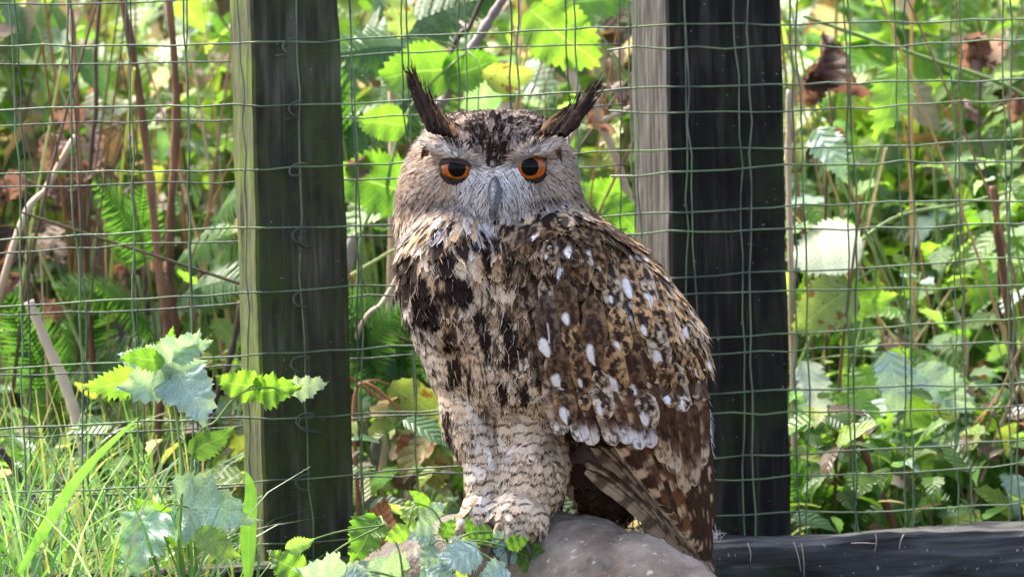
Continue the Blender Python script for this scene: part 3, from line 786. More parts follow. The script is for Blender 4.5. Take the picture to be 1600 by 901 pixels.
bu, bv = UV_of(tri_v); bc = []
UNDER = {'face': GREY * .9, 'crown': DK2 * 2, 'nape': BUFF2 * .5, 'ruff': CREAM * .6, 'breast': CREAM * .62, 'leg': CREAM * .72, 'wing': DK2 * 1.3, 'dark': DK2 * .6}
for q in range(len(tri_v)):
    rg_ = region(bu[q], bv[q], vn[q, 1])
    bc.append(GREY * .8 if rg_ in ('wing', 'breast') and bv[q] < 352 and bu[q] < 930 else UNDER[rg_])
at_ = me2.color_attributes.new('col', 'FLOAT_COLOR', 'POINT'); c4 = np.ones((len(bc), 4), np.float32); c4[:, :3] = bc; at_.data.foreach_set('color', c4.ravel())
me2.materials.append(M['plume'])

def grab(reg):
    i = np.array(acc[reg]); return i, pts[i], nrm[i], len(i)
def ln_(n, px, var): return px * kp * (1 + var * (rng.random(n) - .5) * 2)

i, p_, n_, N = grab('nape'); build_feathers('nape_plumage', p_, n_, down_dirs(i, 'nape'), ln_(N, 30, .2), ln_(N, 18, .2), paint_nape, body)['kind'] = 'stuff'
i, p_, n_, N = grab('dark'); build_feathers('shaded_flank_down', p_, n_, down_dirs(i, 'dark'), ln_(N, 34, .2), ln_(N, 22, .2), paint_wing_shade, body)['kind'] = 'stuff'
i, p_, n_, N = grab('leg'); build_feathers('leg_plumage', p_, n_, down_dirs(i, 'leg'), ln_(N, 34, .2), ln_(N, 24, .2), paint_leg, body, 7, 13, lift=.016, cup=.08, blunt=.3, ragged=.08, nblend=.10, fringe=7)['kind'] = 'stuff'
cr = [(q, surf(*q)) for q in [(u + random.uniform(-5, 5), v + random.uniform(-5, 5)) for v in range(628, 700, 11) for u in range(690, 890, 11)]]
cr = [(q, h) for q, h in cr if h is not None and h[1][1] < -.15]
cp = np.array([h[0] for q, h in cr]); cn_ = np.array([h[1] for q, h in cr]); cdir = np.tile(np.array([[0.0, -.15, -1.0]]), (len(cr), 1)) + rng.normal(0, .08, (len(cr), 3))
build_feathers('belly_plumage', cp, cn_, cdir, ln_(len(cr), 36, .2), ln_(len(cr), 24, .2), paint_leg, body, 7, 13, lift=.05, cup=.08, blunt=.3, ragged=.08, nblend=.10, fringe=7)['kind'] = 'stuff'
i, p_, n_, N = grab('breast'); build_feathers('breast_plumage', p_, n_, down_dirs(i, 'breast'), ln_(N, 56, .25), ln_(N, 30, .25), paint_breast, body, 9, 14, lift=.022, cup=.14, ragged=.08, blunt=.35, nblend=.14, fringe=9)['kind'] = 'stuff'
i, p_, n_, N = grab('ruff'); build_feathers('ruff_plumage', p_, n_, down_dirs(i, 'ruff'), ln_(N, 40, .3), ln_(N, 13, .3), paint_ruff, body, 5, 9, lift=.05, nblend=.2, blunt=.25, fringe=6)['kind'] = 'stuff'
i, p_, n_, N = grab('face'); build_feathers('facial_disc', p_, n_, down_dirs(i, 'face'), ln_(N, 19, .35), ln_(N, 5.5, .35), paint_face, body, 3, 5, lift=.10, ragged=.15, blunt=.2, nblend=.2)['kind'] = 'stuff'
i, p_, n_, N = grab('crown'); build_feathers('crown_plumage', p_, n_, down_dirs(i, 'crown'), ln_(N, 17, .3), ln_(N, 10, .3), paint_crown, body, 5, 7, lift=.18)['kind'] = 'stuff'

# --- the folded wing: small coverts as one mesh, every large feather a piece of its own
i, p_, n_, N = grab('wing')
wing = build_feathers('wing', p_, n_, down_dirs(i, 'wing'), ln_(N, 52, .25), ln_(N, 29, .25), paint_wing, OWL, 9, 14, lift=.026, cup=.16, nblend=.18, blunt=.42, fringe=7)
wing['label'] = 'folded wing with dark brown, buff and white spotted feathers'

def ywing(u, v):
    y = -0.138 * math.sqrt(max(0.02, 1 - ((u - 872) / 250) ** 2)) + max(0, v - 600) * 0.00016 + max(0, v - 700) * .0001
    h = surf(u, v)
    if h is not None and v < 690: y = min(y, h[0][1]) if v > 620 else h[0][1]
    return y

def big_feather(name, root, tip, width, paint, parent, lift=0.006, nu=13, nv=44, bend=0.0, blunt=.75, tiplift=0.0, yoff=(0, 0), taper=0.12, flat=.5, ragged=.02, yfun=None):
    """root, tip in photo pixels; the feather follows the wing's own surface"""
    (u0, v0), (u1, v1) = root, tip
    yf = yfun or ywing
    t = np.linspace(0, 1, nv)
    C = []
    dx, dy = u1 - u0, v1 - v0; ln = math.hypot(dx, dy); px, py = -dy / ln, dx / ln
    ys = np.array([yf(u0 + dx * q + px * bend * math.sin(q * math.pi), v0 + dy * q + py * bend * math.sin(q * math.pi)) for q in t])
    ker = np.ones(9) / 9; ys = np.convolve(np.pad(ys, 4, mode='edge'), ker, 'valid')
    for q, yy in zip(t, ys):
        uu = u0 + dx * q + px * bend * math.sin(q * math.pi); vv = v0 + dy * q + py * bend * math.sin(q * math.pi)
        C.append(L(uu, vv, yy - lift - tiplift * q + yoff[0] * (1 - q) + yoff[1] * q))
    C = np.array(C); T = np.gradient(C, axis=0); T /= np.linalg.norm(T, axis=1)[:, None]
    e = 6; um, vm = (u0 + u1) / 2, (v0 + v1) / 2
    slope = (yf(um + e, vm) - yf(um - e, vm)) / (2 * e * kp) * flat
    side0 = np.array([1, slope, 0.0]); side = side0[None] - T * (T @ side0)[:, None]; side /= np.linalg.norm(side, axis=1)[:, None]
    nor = np.cross(side, T); 
    if nor[:, 1].mean() > 0: nor = -nor
    s = np.linspace(-1, 1, nu)
    shp = np.minimum(1, .35 + t * 3) * (1 - taper * t) * np.sqrt(np.clip(1 - np.clip((t - blunt) / (1.0 - blunt), 0, 1) ** 2.4, 0.0, 1))
    rg = 1 + ragged * rng.normal(0, 1, (nv, nu))
    pos = C[:, None] + side[:, None] * (s[None, :, None] * shp[:, None, None] * width * kp * .5 * rg[..., None]) - nor[:, None] * ((s ** 2)[None, :, None] * shp[:, None, None] * width * kp * .12)
    tt = np.broadcast_to(t[:, None], (nv, nu)); ss = np.broadcast_to(s[None], (nv, nu))
    col = paint(pos[None], ss[None], tt[None], ln)[0]
    sh = np.exp(-(ss / .07) ** 2)[..., None] * .5; col = col * (1 - sh) + np.array([.10, .06, .04]) * sh
    Fq = np.array([(j * nu + i, j * nu + i + 1, (j + 1) * nu + i + 1, (j + 1) * nu + i) for j in range(nv - 1) for i in range(nu - 1)])
    me = mesh_np(name, pos.reshape(-1, 3), Fq, np.stack([(ss + 1) / 2, tt], -1).reshape(-1, 2), np.clip(col, 0, 1).reshape(-1, 3))
    return link(name, me, parent, M['quill'])

def mk_covert(spot=1.0, side=-1, size=1.0, tan=.5):
    sd = rng.random() * 90; amt = tan; sx = random.uniform(.25, .6); lz = random.uniform(12, 22)
    bf = BUFF * random.uniform(.9, 1.3) if random.random() < .7 else CREAM * .95
    def f(pos, s, t, ln):
        n2 = field(pos, (210, 210, 150), sd, 4); n1 = field(pos, (60, 60, 40), sd + 4, 2)
        c = mixc(DK * 1.4, DK2 * 1.3, n1)
        edge = sstep(.35, .8, np.abs(s) + (n2 - .5) * 1.0)
        c = mixc(c, bf * np.ones(s.shape + (1,)), edge * amt)
        c = mixc(c, bf * .9, sstep(.50, .56, n2) * min(1, amt * 1.3))
        vm = np.sin(t * ln / 3.4 + 2.2 * np.abs(s) + (n1 - .5) * 9)
        c = mixc(c, DK, sstep(.45, .8, vm) * .7 * amt)
        n4 = field(pos, (110, 110, 80), sd + 14, 3)
        sp = ((s - side * sx) / (.42 * size)) ** 2 + ((t - (1 - 17 / ln)) / (lz * size / ln)) ** 2
        c = mixc(c, WHITE * .95, sstep(1.35, .65, sp + (n4 - .5) * 2.6) * spot)
        c = mixc(c, DK, sstep(.60, .70, field(pos, (260, 260, 260), sd + 9)) * .7 * (sp > 1.0))
        return c
    return f
def mk_second(light=.6, white=.7):
    sd = rng.random() * 90
    def f(pos, s, t, ln):
        n2 = field(pos, (200, 200, 110), sd, 3)
        c = mixc(DK2 * .9, RUF * .8, field(pos, (50, 50, 30), sd + 3) * .6)
        lt = mixc(BUFF * np.ones(s.shape + (1,)), CREAM, rng.random() * np.ones_like(s))
        lt = mixc(lt, WHITE, sstep(.62, .9, t) * white)
        bars = np.sin(t * ln / 6.2 + sd + 1.2 * s)
        lf = np.clip(sstep(.15, -.4, s + (n2 - .5) * 1.1) * (.35 + .65 * sstep(-.2, .4, bars)) + sstep(.74, .92, t) * .8, 0, 1)
        c = mixc(c, lt, lf * light + lf * (1 - light) * sstep(.7, .9, t))
        return mixc(c, DK, sstep(.54, .60, field(pos, (240, 240, 170), sd + 8, 3)) * .8)
    return f
def mk_primary(buff=.6, warm=0.0):
    sd = rng.random() * 90
    def f(pos, s, t, ln):
        n2 = field(pos, (180, 180, 180), sd, 3)
        c = DK2 * .8 * np.ones(s.shape + (1,)); c = mixc(c, RUF, warm * np.ones_like(s))
        ph = np.sin(t * ln / 6.5 + sd + (n2 - .5) * 2.2)
        c = mixc(c, mixc(BUFF, CREAM, n2), sstep(.35, .6, ph) * sstep(1.0, .5, np.abs(s + .3)) * buff * sstep(.3, .5, field(pos, (60, 60, 60), sd + 5)))
        c = mixc(c, DK, sstep(.55, .7, n2) * .6)
        return mixc(c, CREAM * .85, sstep(-.72, -.9, s + (n2 - .5) * .5) * (.35 + .65 * sstep(.45, .6, field(pos, (90, 90, 60), sd + 11))))
    return f
def mk_tail(buff=.9):
    sd = rng.random() * 90
    def f(pos, s, t, ln):
        n2 = field(pos, (200, 200, 200), sd, 3)
        c = mixc(np.array([.50, .35, .22]), CREAM * 1.0, field(pos, (40, 40, 40), sd + 2))
        c = mixc(c, DK2, sstep(.2, .6, s + (n2 - .5) * .6) * .9)
        ph = np.sin(t * ln / 8 + sd)
        c = mixc(c, DK2 * 1.2, sstep(.2, .7, ph + (n2 - .5)) * .75)
        return c * buff
    return f

# tail first (deepest), then primaries, secondaries, coverts
i0 = len(bpy.data.objects)
def ytail(u, v): return -0.03 + (u - 900) * .00028 + (v - 720) * .00008
tl_pts = smooth_path([Vector(L(900, 690, .0)), Vector(L(985, 770, .02)), Vector(L(1060, 840, .03))], 8)
tail = link('tail', tube_mesh('tail', tl_pts, list(np.linspace(.03, .006, len(tl_pts))), 12), OWL, M['skin'])
tail['label'] = 'narrow tail of buff and dark barred feathers'
for k in range(9):
    f = k / 8
    r0 = (905 + 80 * f, 700 - 20 * f); tp = (1052 + 66 * f, 852 + 48 * f)
    if k == 0: r0, tp = (915, 735), (1040, 838)
    if k == 1: r0, tp = (915, 722), (1062, 852)
    big_feather('tail_feather', r0, tp, 27, mk_tail(1.1 - .45 * f), tail, lift=.002 + .004 * f, yfun=ytail, bend=-6 + 4 * f, blunt=.85)
for k in range(13):
    f = k / 12
    r0 = (935 + 150 * f, 610 - 10 * f); tp = (1030 + 82 * f ** .8, 770 + 122 * f ** .75)
    if k >= 11: tp = (1106 + (k - 11) * 4, 880 - (k - 11) * 50)
    big_feather('primary_feather', r0, tp, 33, mk_primary(1.0, .7 if k in (3, 5, 6) else 0.1), wing, lift=.004 + .002 * f, bend=8 - 14 * f, blunt=.86, yoff=(.004, .016 - .014 * f))
tips = [(880, 680), (912, 690), (928, 696), (962, 696), (985, 694), (1003, 702), (1019, 700), (1040, 724), (1056, 742), (1072, 770), (1086, 760), (1098, 730)]
for k, tp in enumerate(tips):
    f = k / (len(tips) - 1)
    r0 = (858 + 225 * f, 560 - 20 * f)
    big_feather('secondary_feather', r0, tp, 30, mk_second(random.uniform(.6, .95) if k < 7 else random.uniform(.3, .7), random.uniform(.4, .95) if k < 7 else .1), wing, lift=.010 + (k % 2) * .002, bend=6 - 14 * f, blunt=.88, yoff=(0, .002))
# greater coverts with white tip spots: (spot u, spot v, size, buff)
spots = [(853, 545, 1.1, .2), (852, 522, .8, .2), (871, 600, 1.25, .25), (883, 499, .8, .3), (923, 557, .85, .2), (928, 524, .8, .4), (960, 602, 1.15, .6), (990, 606, .7, .2),
         (1030, 562, .8, .7), (1037, 529, .8, .8), (1044, 622, .9, .6), (1062, 628, .9, .7), (923, 405, .85, .5), (981, 453, 1.1, .6), (1011, 471, 1.0, .7),
         (1033, 430, .8, .7), (1010, 655, .8, .7), (940, 640, .6, .8), (905, 600, .5, .6), (1070, 520, .8, 1.0), (985, 420, .6, .6), (955, 470, .6, .6), (900, 455, .5, .5), (1085, 610, .8, .9), (880, 650, .9, .5), (968, 540, .5, .7), (1005, 515, .6, .8)]
spots = [q for q in spots if q[2] >= .5]
spots.sort(key=lambda q: -q[1])
for (su, sv, sz, tn) in spots:
    ln0 = 78
    an = .16 + (su - 900) / 1500
    tip = (su + 6 + 15 * an, sv + 15); root = (tip[0] - ln0 * math.sin(an), tip[1] - ln0 * math.cos(an))
    if surf(*root) is None or surf(root[0] + 16, root[1]) is None: root = (tip[0] - 26 * math.sin(an), tip[1] - 26 * math.cos(an))
    if sv < 480 and surf(root[0] + 14, root[1] - 6) is None: continue
    lift = .016 if sv > 480 else .010
    big_feather('covert_feather', root, tip, 28 + 5 * sz + random.uniform(-3, 3), mk_covert(1, -1, sz, tn * (.5 if su < 930 else 1)), wing, lift=lift, nu=15, nv=34, blunt=.6, ragged=.015, taper=-.1)
# plain buff and brown scapulars between them
for k in range(46):
    su = random.uniform(835, 1095); sv = random.uniform(400, 640)
    if su < wing_line(sv) + 12 or (su > 1010 + (sv - 400) * .45): continue
    if any(abs(su - q[0]) < 17 and abs(sv - q[1]) < 26 for q in spots): continue
    an = .14 + (su - 900) / 1500; tip = (su + 4, sv + 14); root = (tip[0] - 72 * math.sin(an), tip[1] - 72 * math.cos(an))
    if surf(root[0] + 16, root[1]) is None: continue
    big_feather('scapular_feather', root, tip, random.uniform(24, 34), mk_covert(0, -1, 1, random.choice((.25, .6, .9, 1))), wing, lift=.009 + random.random() * .003, nu=13, nv=30, blunt=.6, ragged=.015, taper=-.05)

# --- ear tufts: loose bundles of narrow feathers growing out of the brow
def tuft(base0, base1, tip, yb, yt, n=44):
    # base0: outer end of the base, base1: inner end
    allV, allF, allC, allU = [], [], [], []
    for k in range(n):
        f = random.random()
        b0 = np.array(base0) * (1 - f) + np.array(base1) * f + rng.normal(0, 2, 2)
        ex = 1.0 - .55 * f ** .9 - .25 * random.random() * (k > 6) - (.25 * random.random() if f < .12 else 0)
        tp = b0 + (np.array(tip) - b0) * ex + rng.normal(0, 3.6, 2) + np.array([0, 0])
        nv, nu = 14, 3; t = np.linspace(0, 1, nv); s = np.linspace(-1, 1, nu)
        dv = (tp - b0) / np.linalg.norm(tp - b0); pr = np.array([-dv[1], dv[0]])
        w_ = random.uniform(4.5, 7.5) * np.minimum(1, .5 + t * 2) * np.clip(1 - t ** 2.0, .04, 1)
        bow = random.uniform(-4, 4); yk = random.uniform(-.008, .006); tone = np.array([1.0, .92, .85]) * random.uniform(.6, 2.2)
        for j in range(nv):
            cu = b0 + (tp - b0) * t[j] + pr * bow * math.sin(t[j] * math.pi)
            for q in range(nu):
                pp = cu + pr * s[q] * w_[j] + rng.normal(0, 1.1, 2)
                allV.append(L(pp[0], pp[1], yb + (yt - yb) * t[j] + yk - .003 * (1 - s[q] ** 2)))
                bf = sstep(.55, .9, f + .12 * math.sin(k * 2.1)) * (1 - sstep(.35, .95, t[j])) * sstep(-.1, .25, t[j])
                allC.append((DK * .9 * (1 - bf) + BUFF * .42 * bf) * tone); allU.append(((s[q] + 1) / 2, t[j]))
        b_i = k * nv * nu
        for j in range(nv - 1):
            for q in range(nu - 1):
                allF.append((b_i + j * nu + q, b_i + j * nu + q + 1, b_i + (j + 1) * nu + q + 1, b_i + (j + 1) * nu + q))
    return link('ear_tuft', mesh_np('ear_tuft', np.array(allV), np.array(allF), np.array(allU), np.array(allC)), OWL, M['plume'])
def tuft_barbs(base, tip, yb, yt, inner):
    it = []
    for k in range(90):
        t = random.random() ** .8; s_ = random.uniform(-1, 1); wdt = 17 * (1 - t) + 3
        dv = np.array(tip) - np.array(base); ln = np.linalg.norm(dv); dv = dv / ln; pr = np.array([-dv[1], dv[0]])
        pp = np.array(base) + dv * ln * t * .9 + pr * s_ * wdt; q = L(pp[0], pp[1], yb + (yt - yb) * t - .006)
        d2 = dv + pr * s_ * .35 + rng.normal(0, .12, 2); d3 = np.array([d2[0], .1, -d2[1]])
        it.append((q, d3, np.array([0, -1.0, 0]), random.uniform(12, 24) * kp, 1.6 * kp, DK * random.uniform(.8, 2.5) if random.random() < .75 else BUFF2 * .6))
    return it
tb = tuft_barbs((692, 208), (637, 100), -.1, -.065, 1) + tuft_barbs((864, 210), (940, 122), -.1, -.03, -1)
tuft((672, 204), (712, 214), (630, 90), -.100, -.065, 46)
tuft((882, 212), (844, 210), (952, 116), -.100, -.03, 46)

# --- eyes
def eye_mat(name, col, rough=.08, noise=None):
    m, n, l, b = new_mat(name); b.inputs['Base Color'].default_value = (*col, 1); b.inputs['Roughness'].default_value = rough
    b.inputs['Specular IOR Level'].default_value = .4
    if noise:
        tc = n.new('ShaderNodeTexCoord'); nz = n.new('ShaderNodeTexNoise'); nz.inputs['Scale'].default_value = 120; l.new(tc.outputs['Object'], nz.inputs['Vector'])
        r = ramp(n, noise); l.new(nz.outputs['Fac'], r.inputs[0]); l.new(r.outputs[0], b.inputs['Base Color'])
    return m
M['iris'] = eye_mat('iris', (.8, .2, .01), .15, [(.3, (.24, .042, .005)), (.6, (.40, .095, .006)), (.8, (.50, .15, .01))])  # iris colour lowered to carry the shade of the brow
M['pupil'] = eye_mat('pupil', (.002, .002, .002), .05); M['pupil'].node_tree.nodes['Principled BSDF'].inputs['Specular IOR Level'].default_value = .12; M['eyerim'] = eye_mat('eye_rim', (.012, .009, .008), .3)
M['lid'] = noise_mat('eyelid', [(.3, (.02, .014, .012)), (.7, (.07, .05, .042))], 90, .95, .5, spec=.05)
def cap(radius, a0, a1, nr=8, ns=36):
    V, Fq = [], []
    for j in range(nr + 1):
        a = a0 + (a1 - a0) * j / nr
        for k in range(ns):
            t = 2 * math.pi * k / ns; V.append((radius * math.sin(a) * math.cos(t), -radius * math.cos(a), radius * math.sin(a) * math.sin(t)))
    for j in range(nr):
        for k in range(ns):
            k2 = (k + 1) % ns; Fq.append((j * ns + k, j * ns + k2, (j + 1) * ns + k2, (j + 1) * ns + k))
    return V, Fq
def make_eye(u, v, rpx, lid_tilt, lid_h, low_h):
    h = surf(u, v); r = rpx * kp
    yc = h[0][1] - .011 + r
    q = L(u, v, yc - r * .8); q[1] = yc
    V, Fq = cap(r, 0.0, math.pi, 16); me = bpy.data.meshes.new('eye'); me.from_pydata(V, [], Fq); me.update()
    e = link('eye', me, OWL, M['eyerim']); e.location = q
    for nm, rr, a0, a1, mt in (('iris', r * 1.012, R(29), R(60), M['iris']), ('pupil', r * 1.016, R(.5), R(30), M['pupil'])):
        V, Fq = cap(rr, a0, a1); me = bpy.data.meshes.new(nm); me.from_pydata(V, [], Fq); me.update(); link(nm, me, e, mt)
    # lids: pieces of a slightly larger shell, cut by a sloping edge
    def lid(nm, zfun, sgn, mt):  # noqa
        V, Fq = [], []; nx, nz_ = 24, 8; R2 = r * 1.07
        for i in range(nx + 1):
            th = -1.35 + 2.7 * i / nx; x = R2 * math.sin(th); z0 = zfun(x / r) * r
            zm = math.sqrt(max(0, R2 * R2 - x * x)) * sgn
            for j in range(nz_ + 1):
                z = z0 + (zm - z0) * (j / nz_) if (zm - z0) * sgn > 0 else zm
                y = -math.sqrt(max(0, R2 * R2 - x * x - z * z)); V.append((x, y, z))
        for i in range(nx):
            for j in range(nz_):
                a = i * (nz_ + 1) + j; Fq.append((a, a + 1, a + nz_ + 2, a + nz_ + 1))
        me = bpy.data.meshes.new(nm); me.from_pydata(V, [], Fq); me.update(); link(nm, me, e, mt)
    lid('upper_eyelid', lambda x: lid_h + lid_tilt * x - .22 * x * x, 1, M['lid'])
    lid('lower_eyelid', lambda x: -low_h + .34 * x * x, -1, M['lid'])
    return e
make_eye(714, 263, 27, -.10, .28, .60)
make_eye(828, 261, 27, .09, .50, .70)

# --- beak
def make_beak():
    rows = [(274, 7, -.116), (284, 10, -.125), (296, 11.5, -.134), (308, 11, -.141), (320, 8.5, -.144), (331, 5, -.142), (341, 1.4, -.135), (346, .2, -.131)]
    V, Fq = [], []; n = 14
    for (v, hw, y) in rows:
        for k in range(n):
            a = 2 * math.pi * k / n; q = L(773, v, y)
            V.append((q[0] + hw * kp * math.cos(a) * (1 if math.sin(a) > 0 else .9), y + .018 * (1 - .0) * (hw / 13) - .016 * (hw / 13) * (-math.sin(a)) * -1 if False else y + (.5 - .5 * math.sin(-a)) * .030 * (hw / 13) , q[2]))
    for j in range(len(rows) - 1):
        for k in range(n):
            k2 = (k + 1) % n; Fq.append((j * n + k, (j + 1) * n + k, (j + 1) * n + k2, j * n + k2))
    me = bpy.data.meshes.new('beak'); me.from_pydata(V, [], Fq + [tuple(range(n)), tuple(range(len(V) - 1, len(V) - n - 1, -1))]); me.update()
    mt = noise_mat('horn_beak', [(.3, (.025, .027, .034)), (.7, (.10, .11, .13))], 70, .34, .5, spec=.5)
    o = link('beak', me, OWL, mt)
    sm = o.modifiers.new('s', 'SUBSURF'); sm.levels = 1; sm.render_levels = 2
    return o
beak = make_beak()


# --- bristles round the beak and loose filaments all over
def strands(name, items, parent, mat):
    """items: (root, dir, normal, length, width, colour)"""
    V, Fq, C, Uv = [], [], [], []
    for (p, d, n, ln, wd, c) in items:
        d = d / (np.linalg.norm(d) + 1e-9); sd = np.cross(d, n); sd /= np.linalg.norm(sd) + 1e-9
        b0 = len(V)
        for j in range(4):
            t = j / 3; q = p + d * ln * t + n * ln * (.22 * t - .16 * t * t)
            w_ = wd * (1 - t * .85) * .5
            V += [q - sd * w_, q + sd * w_]; C += [c, c]; Uv += [(0, t), (1, t)]
        for j in range(3):
            Fq.append((b0 + 2 * j, b0 + 2 * j + 1, b0 + 2 * j + 3, b0 + 2 * j + 2))
    return link(name, mesh_np(name, np.array(V), np.array(Fq), np.array(Uv), np.array(C)), parent, mat)
it = []
for k in range(1100):
    sgn = random.choice((-1, 1)); a = random.random()
    u = 772 + sgn * (5 + 36 * random.random() ** 1.2); v = 262 + 56 * random.random()
    h = surf(u, v)
    if h is None: continue
    d = np.array([sgn * random.uniform(.05, .9), -.12, -1 + random.uniform(-.2, .3)]); n = h[1]
    d = d - n * (d @ n) * .8
    it.append((h[0], d, n, random.uniform(16, 36) * kp, 1.7 * kp, WHITE * random.uniform(.9, 1.12) if random.random() < .82 else DK * 2))
strands('beak_bristles', it, body, M['plume'])['kind'] = 'stuff'
strands('tuft_barbs', tb, body, M['plume'])['kind'] = 'stuff'
it = []
for reg, cnt, ln0, cols in (('face', 1500, 17, (GREY, GREY * 1.4, np.array([.4, .31, .24]), DK2 * 2)), ('leg', 500, 15, (WHITE * .9, CREAM, DK2)), ('breast', 700, 20, (CREAM, BUFF, WHITE * .8)), ('ruff', 500, 26, (WHITE * .85, CREAM, DK)), ('nape', 300, 20, (BUFF * .6, DK2)), ('crown', 350, 14, (DK, np.array([.42, .31, .24])))):
    idx = np.array(acc[reg]); ch = rng.choice(idx, min(cnt, len(idx)), replace=False)
    dv = down_dirs(ch, reg)
    for j, ii in enumerate(ch):
        n = nrm[ii]; d = dv[j] - n * (dv[j] @ n)
        it.append((pts[ii] + n * .002, d + n * .22 * np.linalg.norm(d), n, ln0 * kp * random.uniform(.7, 1.3), 1.2 * kp, random.choice(cols) * random.uniform(.8, 1.1)))
for k in range(420):
    v = random.uniform(600, 745); u = np.interp(v, [600, 650, 700, 745], [1100, 1108, 1110, 1104]) - random.uniform(0, 14)
    it.append((L(u, v, .02 + random.uniform(-.02, .02)), np.array([random.uniform(.0, .6), random.uniform(-.3, .3), -1]), np.array([.8, -.5, 0.0]), random.uniform(12, 26) * kp, 1.5 * kp, WHITE * random.uniform(.55, .95)))
strands('loose_filaments', it, body, M['plume'])['kind'] = 'stuff'

# --- feet: feathered toes with dark talons on the log
M['toe'] = noise_mat('feathered_toe', [(.35, (.16, .10, .07)), (.5, (.55, .43, .32)), (.7, (.7, .58, .46))], 70, .95, .8)
M['talon'] = noise_mat('talon', [(.3, (.015, .013, .013)), (.7, (.06, .055, .05))], 40, .35, .2)
for (fu, fv, fy) in ((800, 824, -.085), (742, 815, -.06)):
    q0 = L(fu, fv, fy); V, Fq = [], []
    ft = bpy.data.meshes.new('foot'); bmf = bmesh.new()
    toes = []
    for k, (dx, dz, ly) in enumerate(((-.020, -.016, -.020), (-.003, -.020, -.027), (.016, -.017, -.022), (.004, -.010, .02))):
        p0 = Vector(q0); p1 = p0 + Vector((dx * .6, ly * .6, .002)); p2 = p0 + Vector((dx, ly, dz))
        tv, tf = tube_data(smooth_path([p0, p1, p2], 5), [.010, .010, .0095, .009, .0085, .0085, .0082, .008, .0075, .007, .005], 10)
        bvs = [bmf.verts.new(v) for v in tv]
        for f in tf: bmf.faces.new([bvs[i] for i in dict.fromkeys(f)])
        toes.append((p2, Vector((dx, ly, dz)).normalized()))
    bmf.to_mesh(ft); bmf.free()
    fo = link('foot', ft, OWL, M['toe'])
    for p2, d in toes:
        pth = smooth_path([p2, p2 + d * .010 + Vector((0, 0, -.004)), p2 + d * .013 + Vector((0, 0, -.016))], 5)
        link('talon', tube_mesh('talon', pth, list(np.linspace(.0048, .0006, len(pth))), 8), fo, M['talon'])

# ------------------------------------------------------------------ leaves
def leaf_mesh(name, half, a=.62, b=.85, teeth=10, tooth=.16, droop=.5, fold=.18, wave=.02, ripple=.0, curl=0.0, seed=0, tip=0.0):
    rs = random.Random(seed)
    rows = teeth * 2 + 1; V = []; Uv = []; Fq = []
    cy = cz = 0.0; prev = 0
    for j in range(rows + 1):
        t = j / rows; dt = t - prev; prev = t
        ang = -droop * t * t * 1.2; cy += math.cos(ang) * dt; cz += math.sin(ang) * dt
        wv = half * max(0.0, math.sin(math.pi * min(1, (t + .015) ** a))) ** b
        if tip: wv *= (1 - tip * t)
        if j == rows: wv = 0.0015
        tp = (j % 2); tv_ = rs.uniform(.45, 1.5)
        we = wv * (1 + tooth * (tv_ if tp else -.6 * tv_)); fw = .035 * tp * tv_ * (1 if tooth else 0)
        cw = wave * math.sin(t * 9 + seed)
        for q, s in enumerate((-1, -.55, 0, .55, 1)):
            wx = we if abs(s) == 1 else wv
            x = s * wx * (1 + rs.uniform(-.05, .05)) + cw * t
            z = cz + fold * abs(s) * wv + curl * (s * wv) ** 2 / max(half, .01) + ripple * math.sin(t * 22 + (2 if s > 0 else 0)) * abs(s) ** 1.5 * half + (.012 * (1 if tp else -1) * half if abs(s) == .55 else 0)
            V.append((x, cy + (fw if abs(s) == 1 else 0), z)); Uv.append(((s + 1) / 2, t))
    for j in range(rows):
        for q in range(4):
            i = j * 5 + q; Fq.append((i, i + 1, i + 6, i + 5))
    return mesh_np(name, np.array(V), np.array(Fq), np.array(Uv))

LM = {}
LM['nettle'] = [leaf_mesh('nettle_leaf', .25, .60, .9, 11, .17, d, f, .03, .10, seed=k) for k, (d, f) in enumerate(((.5, .15), (.9, .28), (.25, .06)))]
LM['lobed'] = [leaf_mesh('lobed_leaf', .34, .60, .85, 13, .13, d, f, .04, .22, seed=k + 5) for k, (d, f) in enumerate(((.5, .16), (1.0, .30), (.7, -.2)))]
LM['bramble'] = [leaf_mesh('bramble_leaf', .37, .72, .7, 13, .09, d, f, .02, .07, seed=k + 9) for k, (d, f) in enumerate(((.3, .12), (.6, .22)))]
LM['beech'] = [leaf_mesh('oval_leaf', .33, .8, .75, 9, .03, .5, .12, .02, .08, curl=.4, seed=14)]
LM['dead'] = [leaf_mesh('dead_leaf', .26, .65, .8, 8, .12, d, f, .06, .30, curl=c, seed=k + 20) for k, (d, f, c) in enumerate(((1.6, .5, .6), (2.2, .7, -.8), (1.0, .9, 1.2)))]
for k_ in LM:
    for me in LM[k_]: me.materials.append(M['nettle'])

def put(parent, me, Mw, mat, name='leaf'):
    o = bpy.data.objects.new(name, me); COL.objects.link(o)
    if parent is not None:
        o.parent = parent; Mw = parent.matrix_basis.inverted() @ Mw
    o.matrix_basis = Mw
    o.material_slots[0].link = 'OBJECT'; o.material_slots[0].material = mat
    if not me.polygons[0].use_smooth: me.polygons.foreach_set('use_smooth', [True] * len(me.polygons))
    return o

def frame(base, Y, Zh, ln):
    Y = Y.normalized(); X = Y.cross(Zh).normalized(); Z = X.cross(Y)
    return Matrix(((X.x * ln, Y.x * ln, Z.x * ln, base.x), (X.y * ln, Y.y * ln, Z.y * ln, base.y), (X.z * ln, Y.z * ln, Z.z * ln, base.z), (0, 0, 0, 1)))

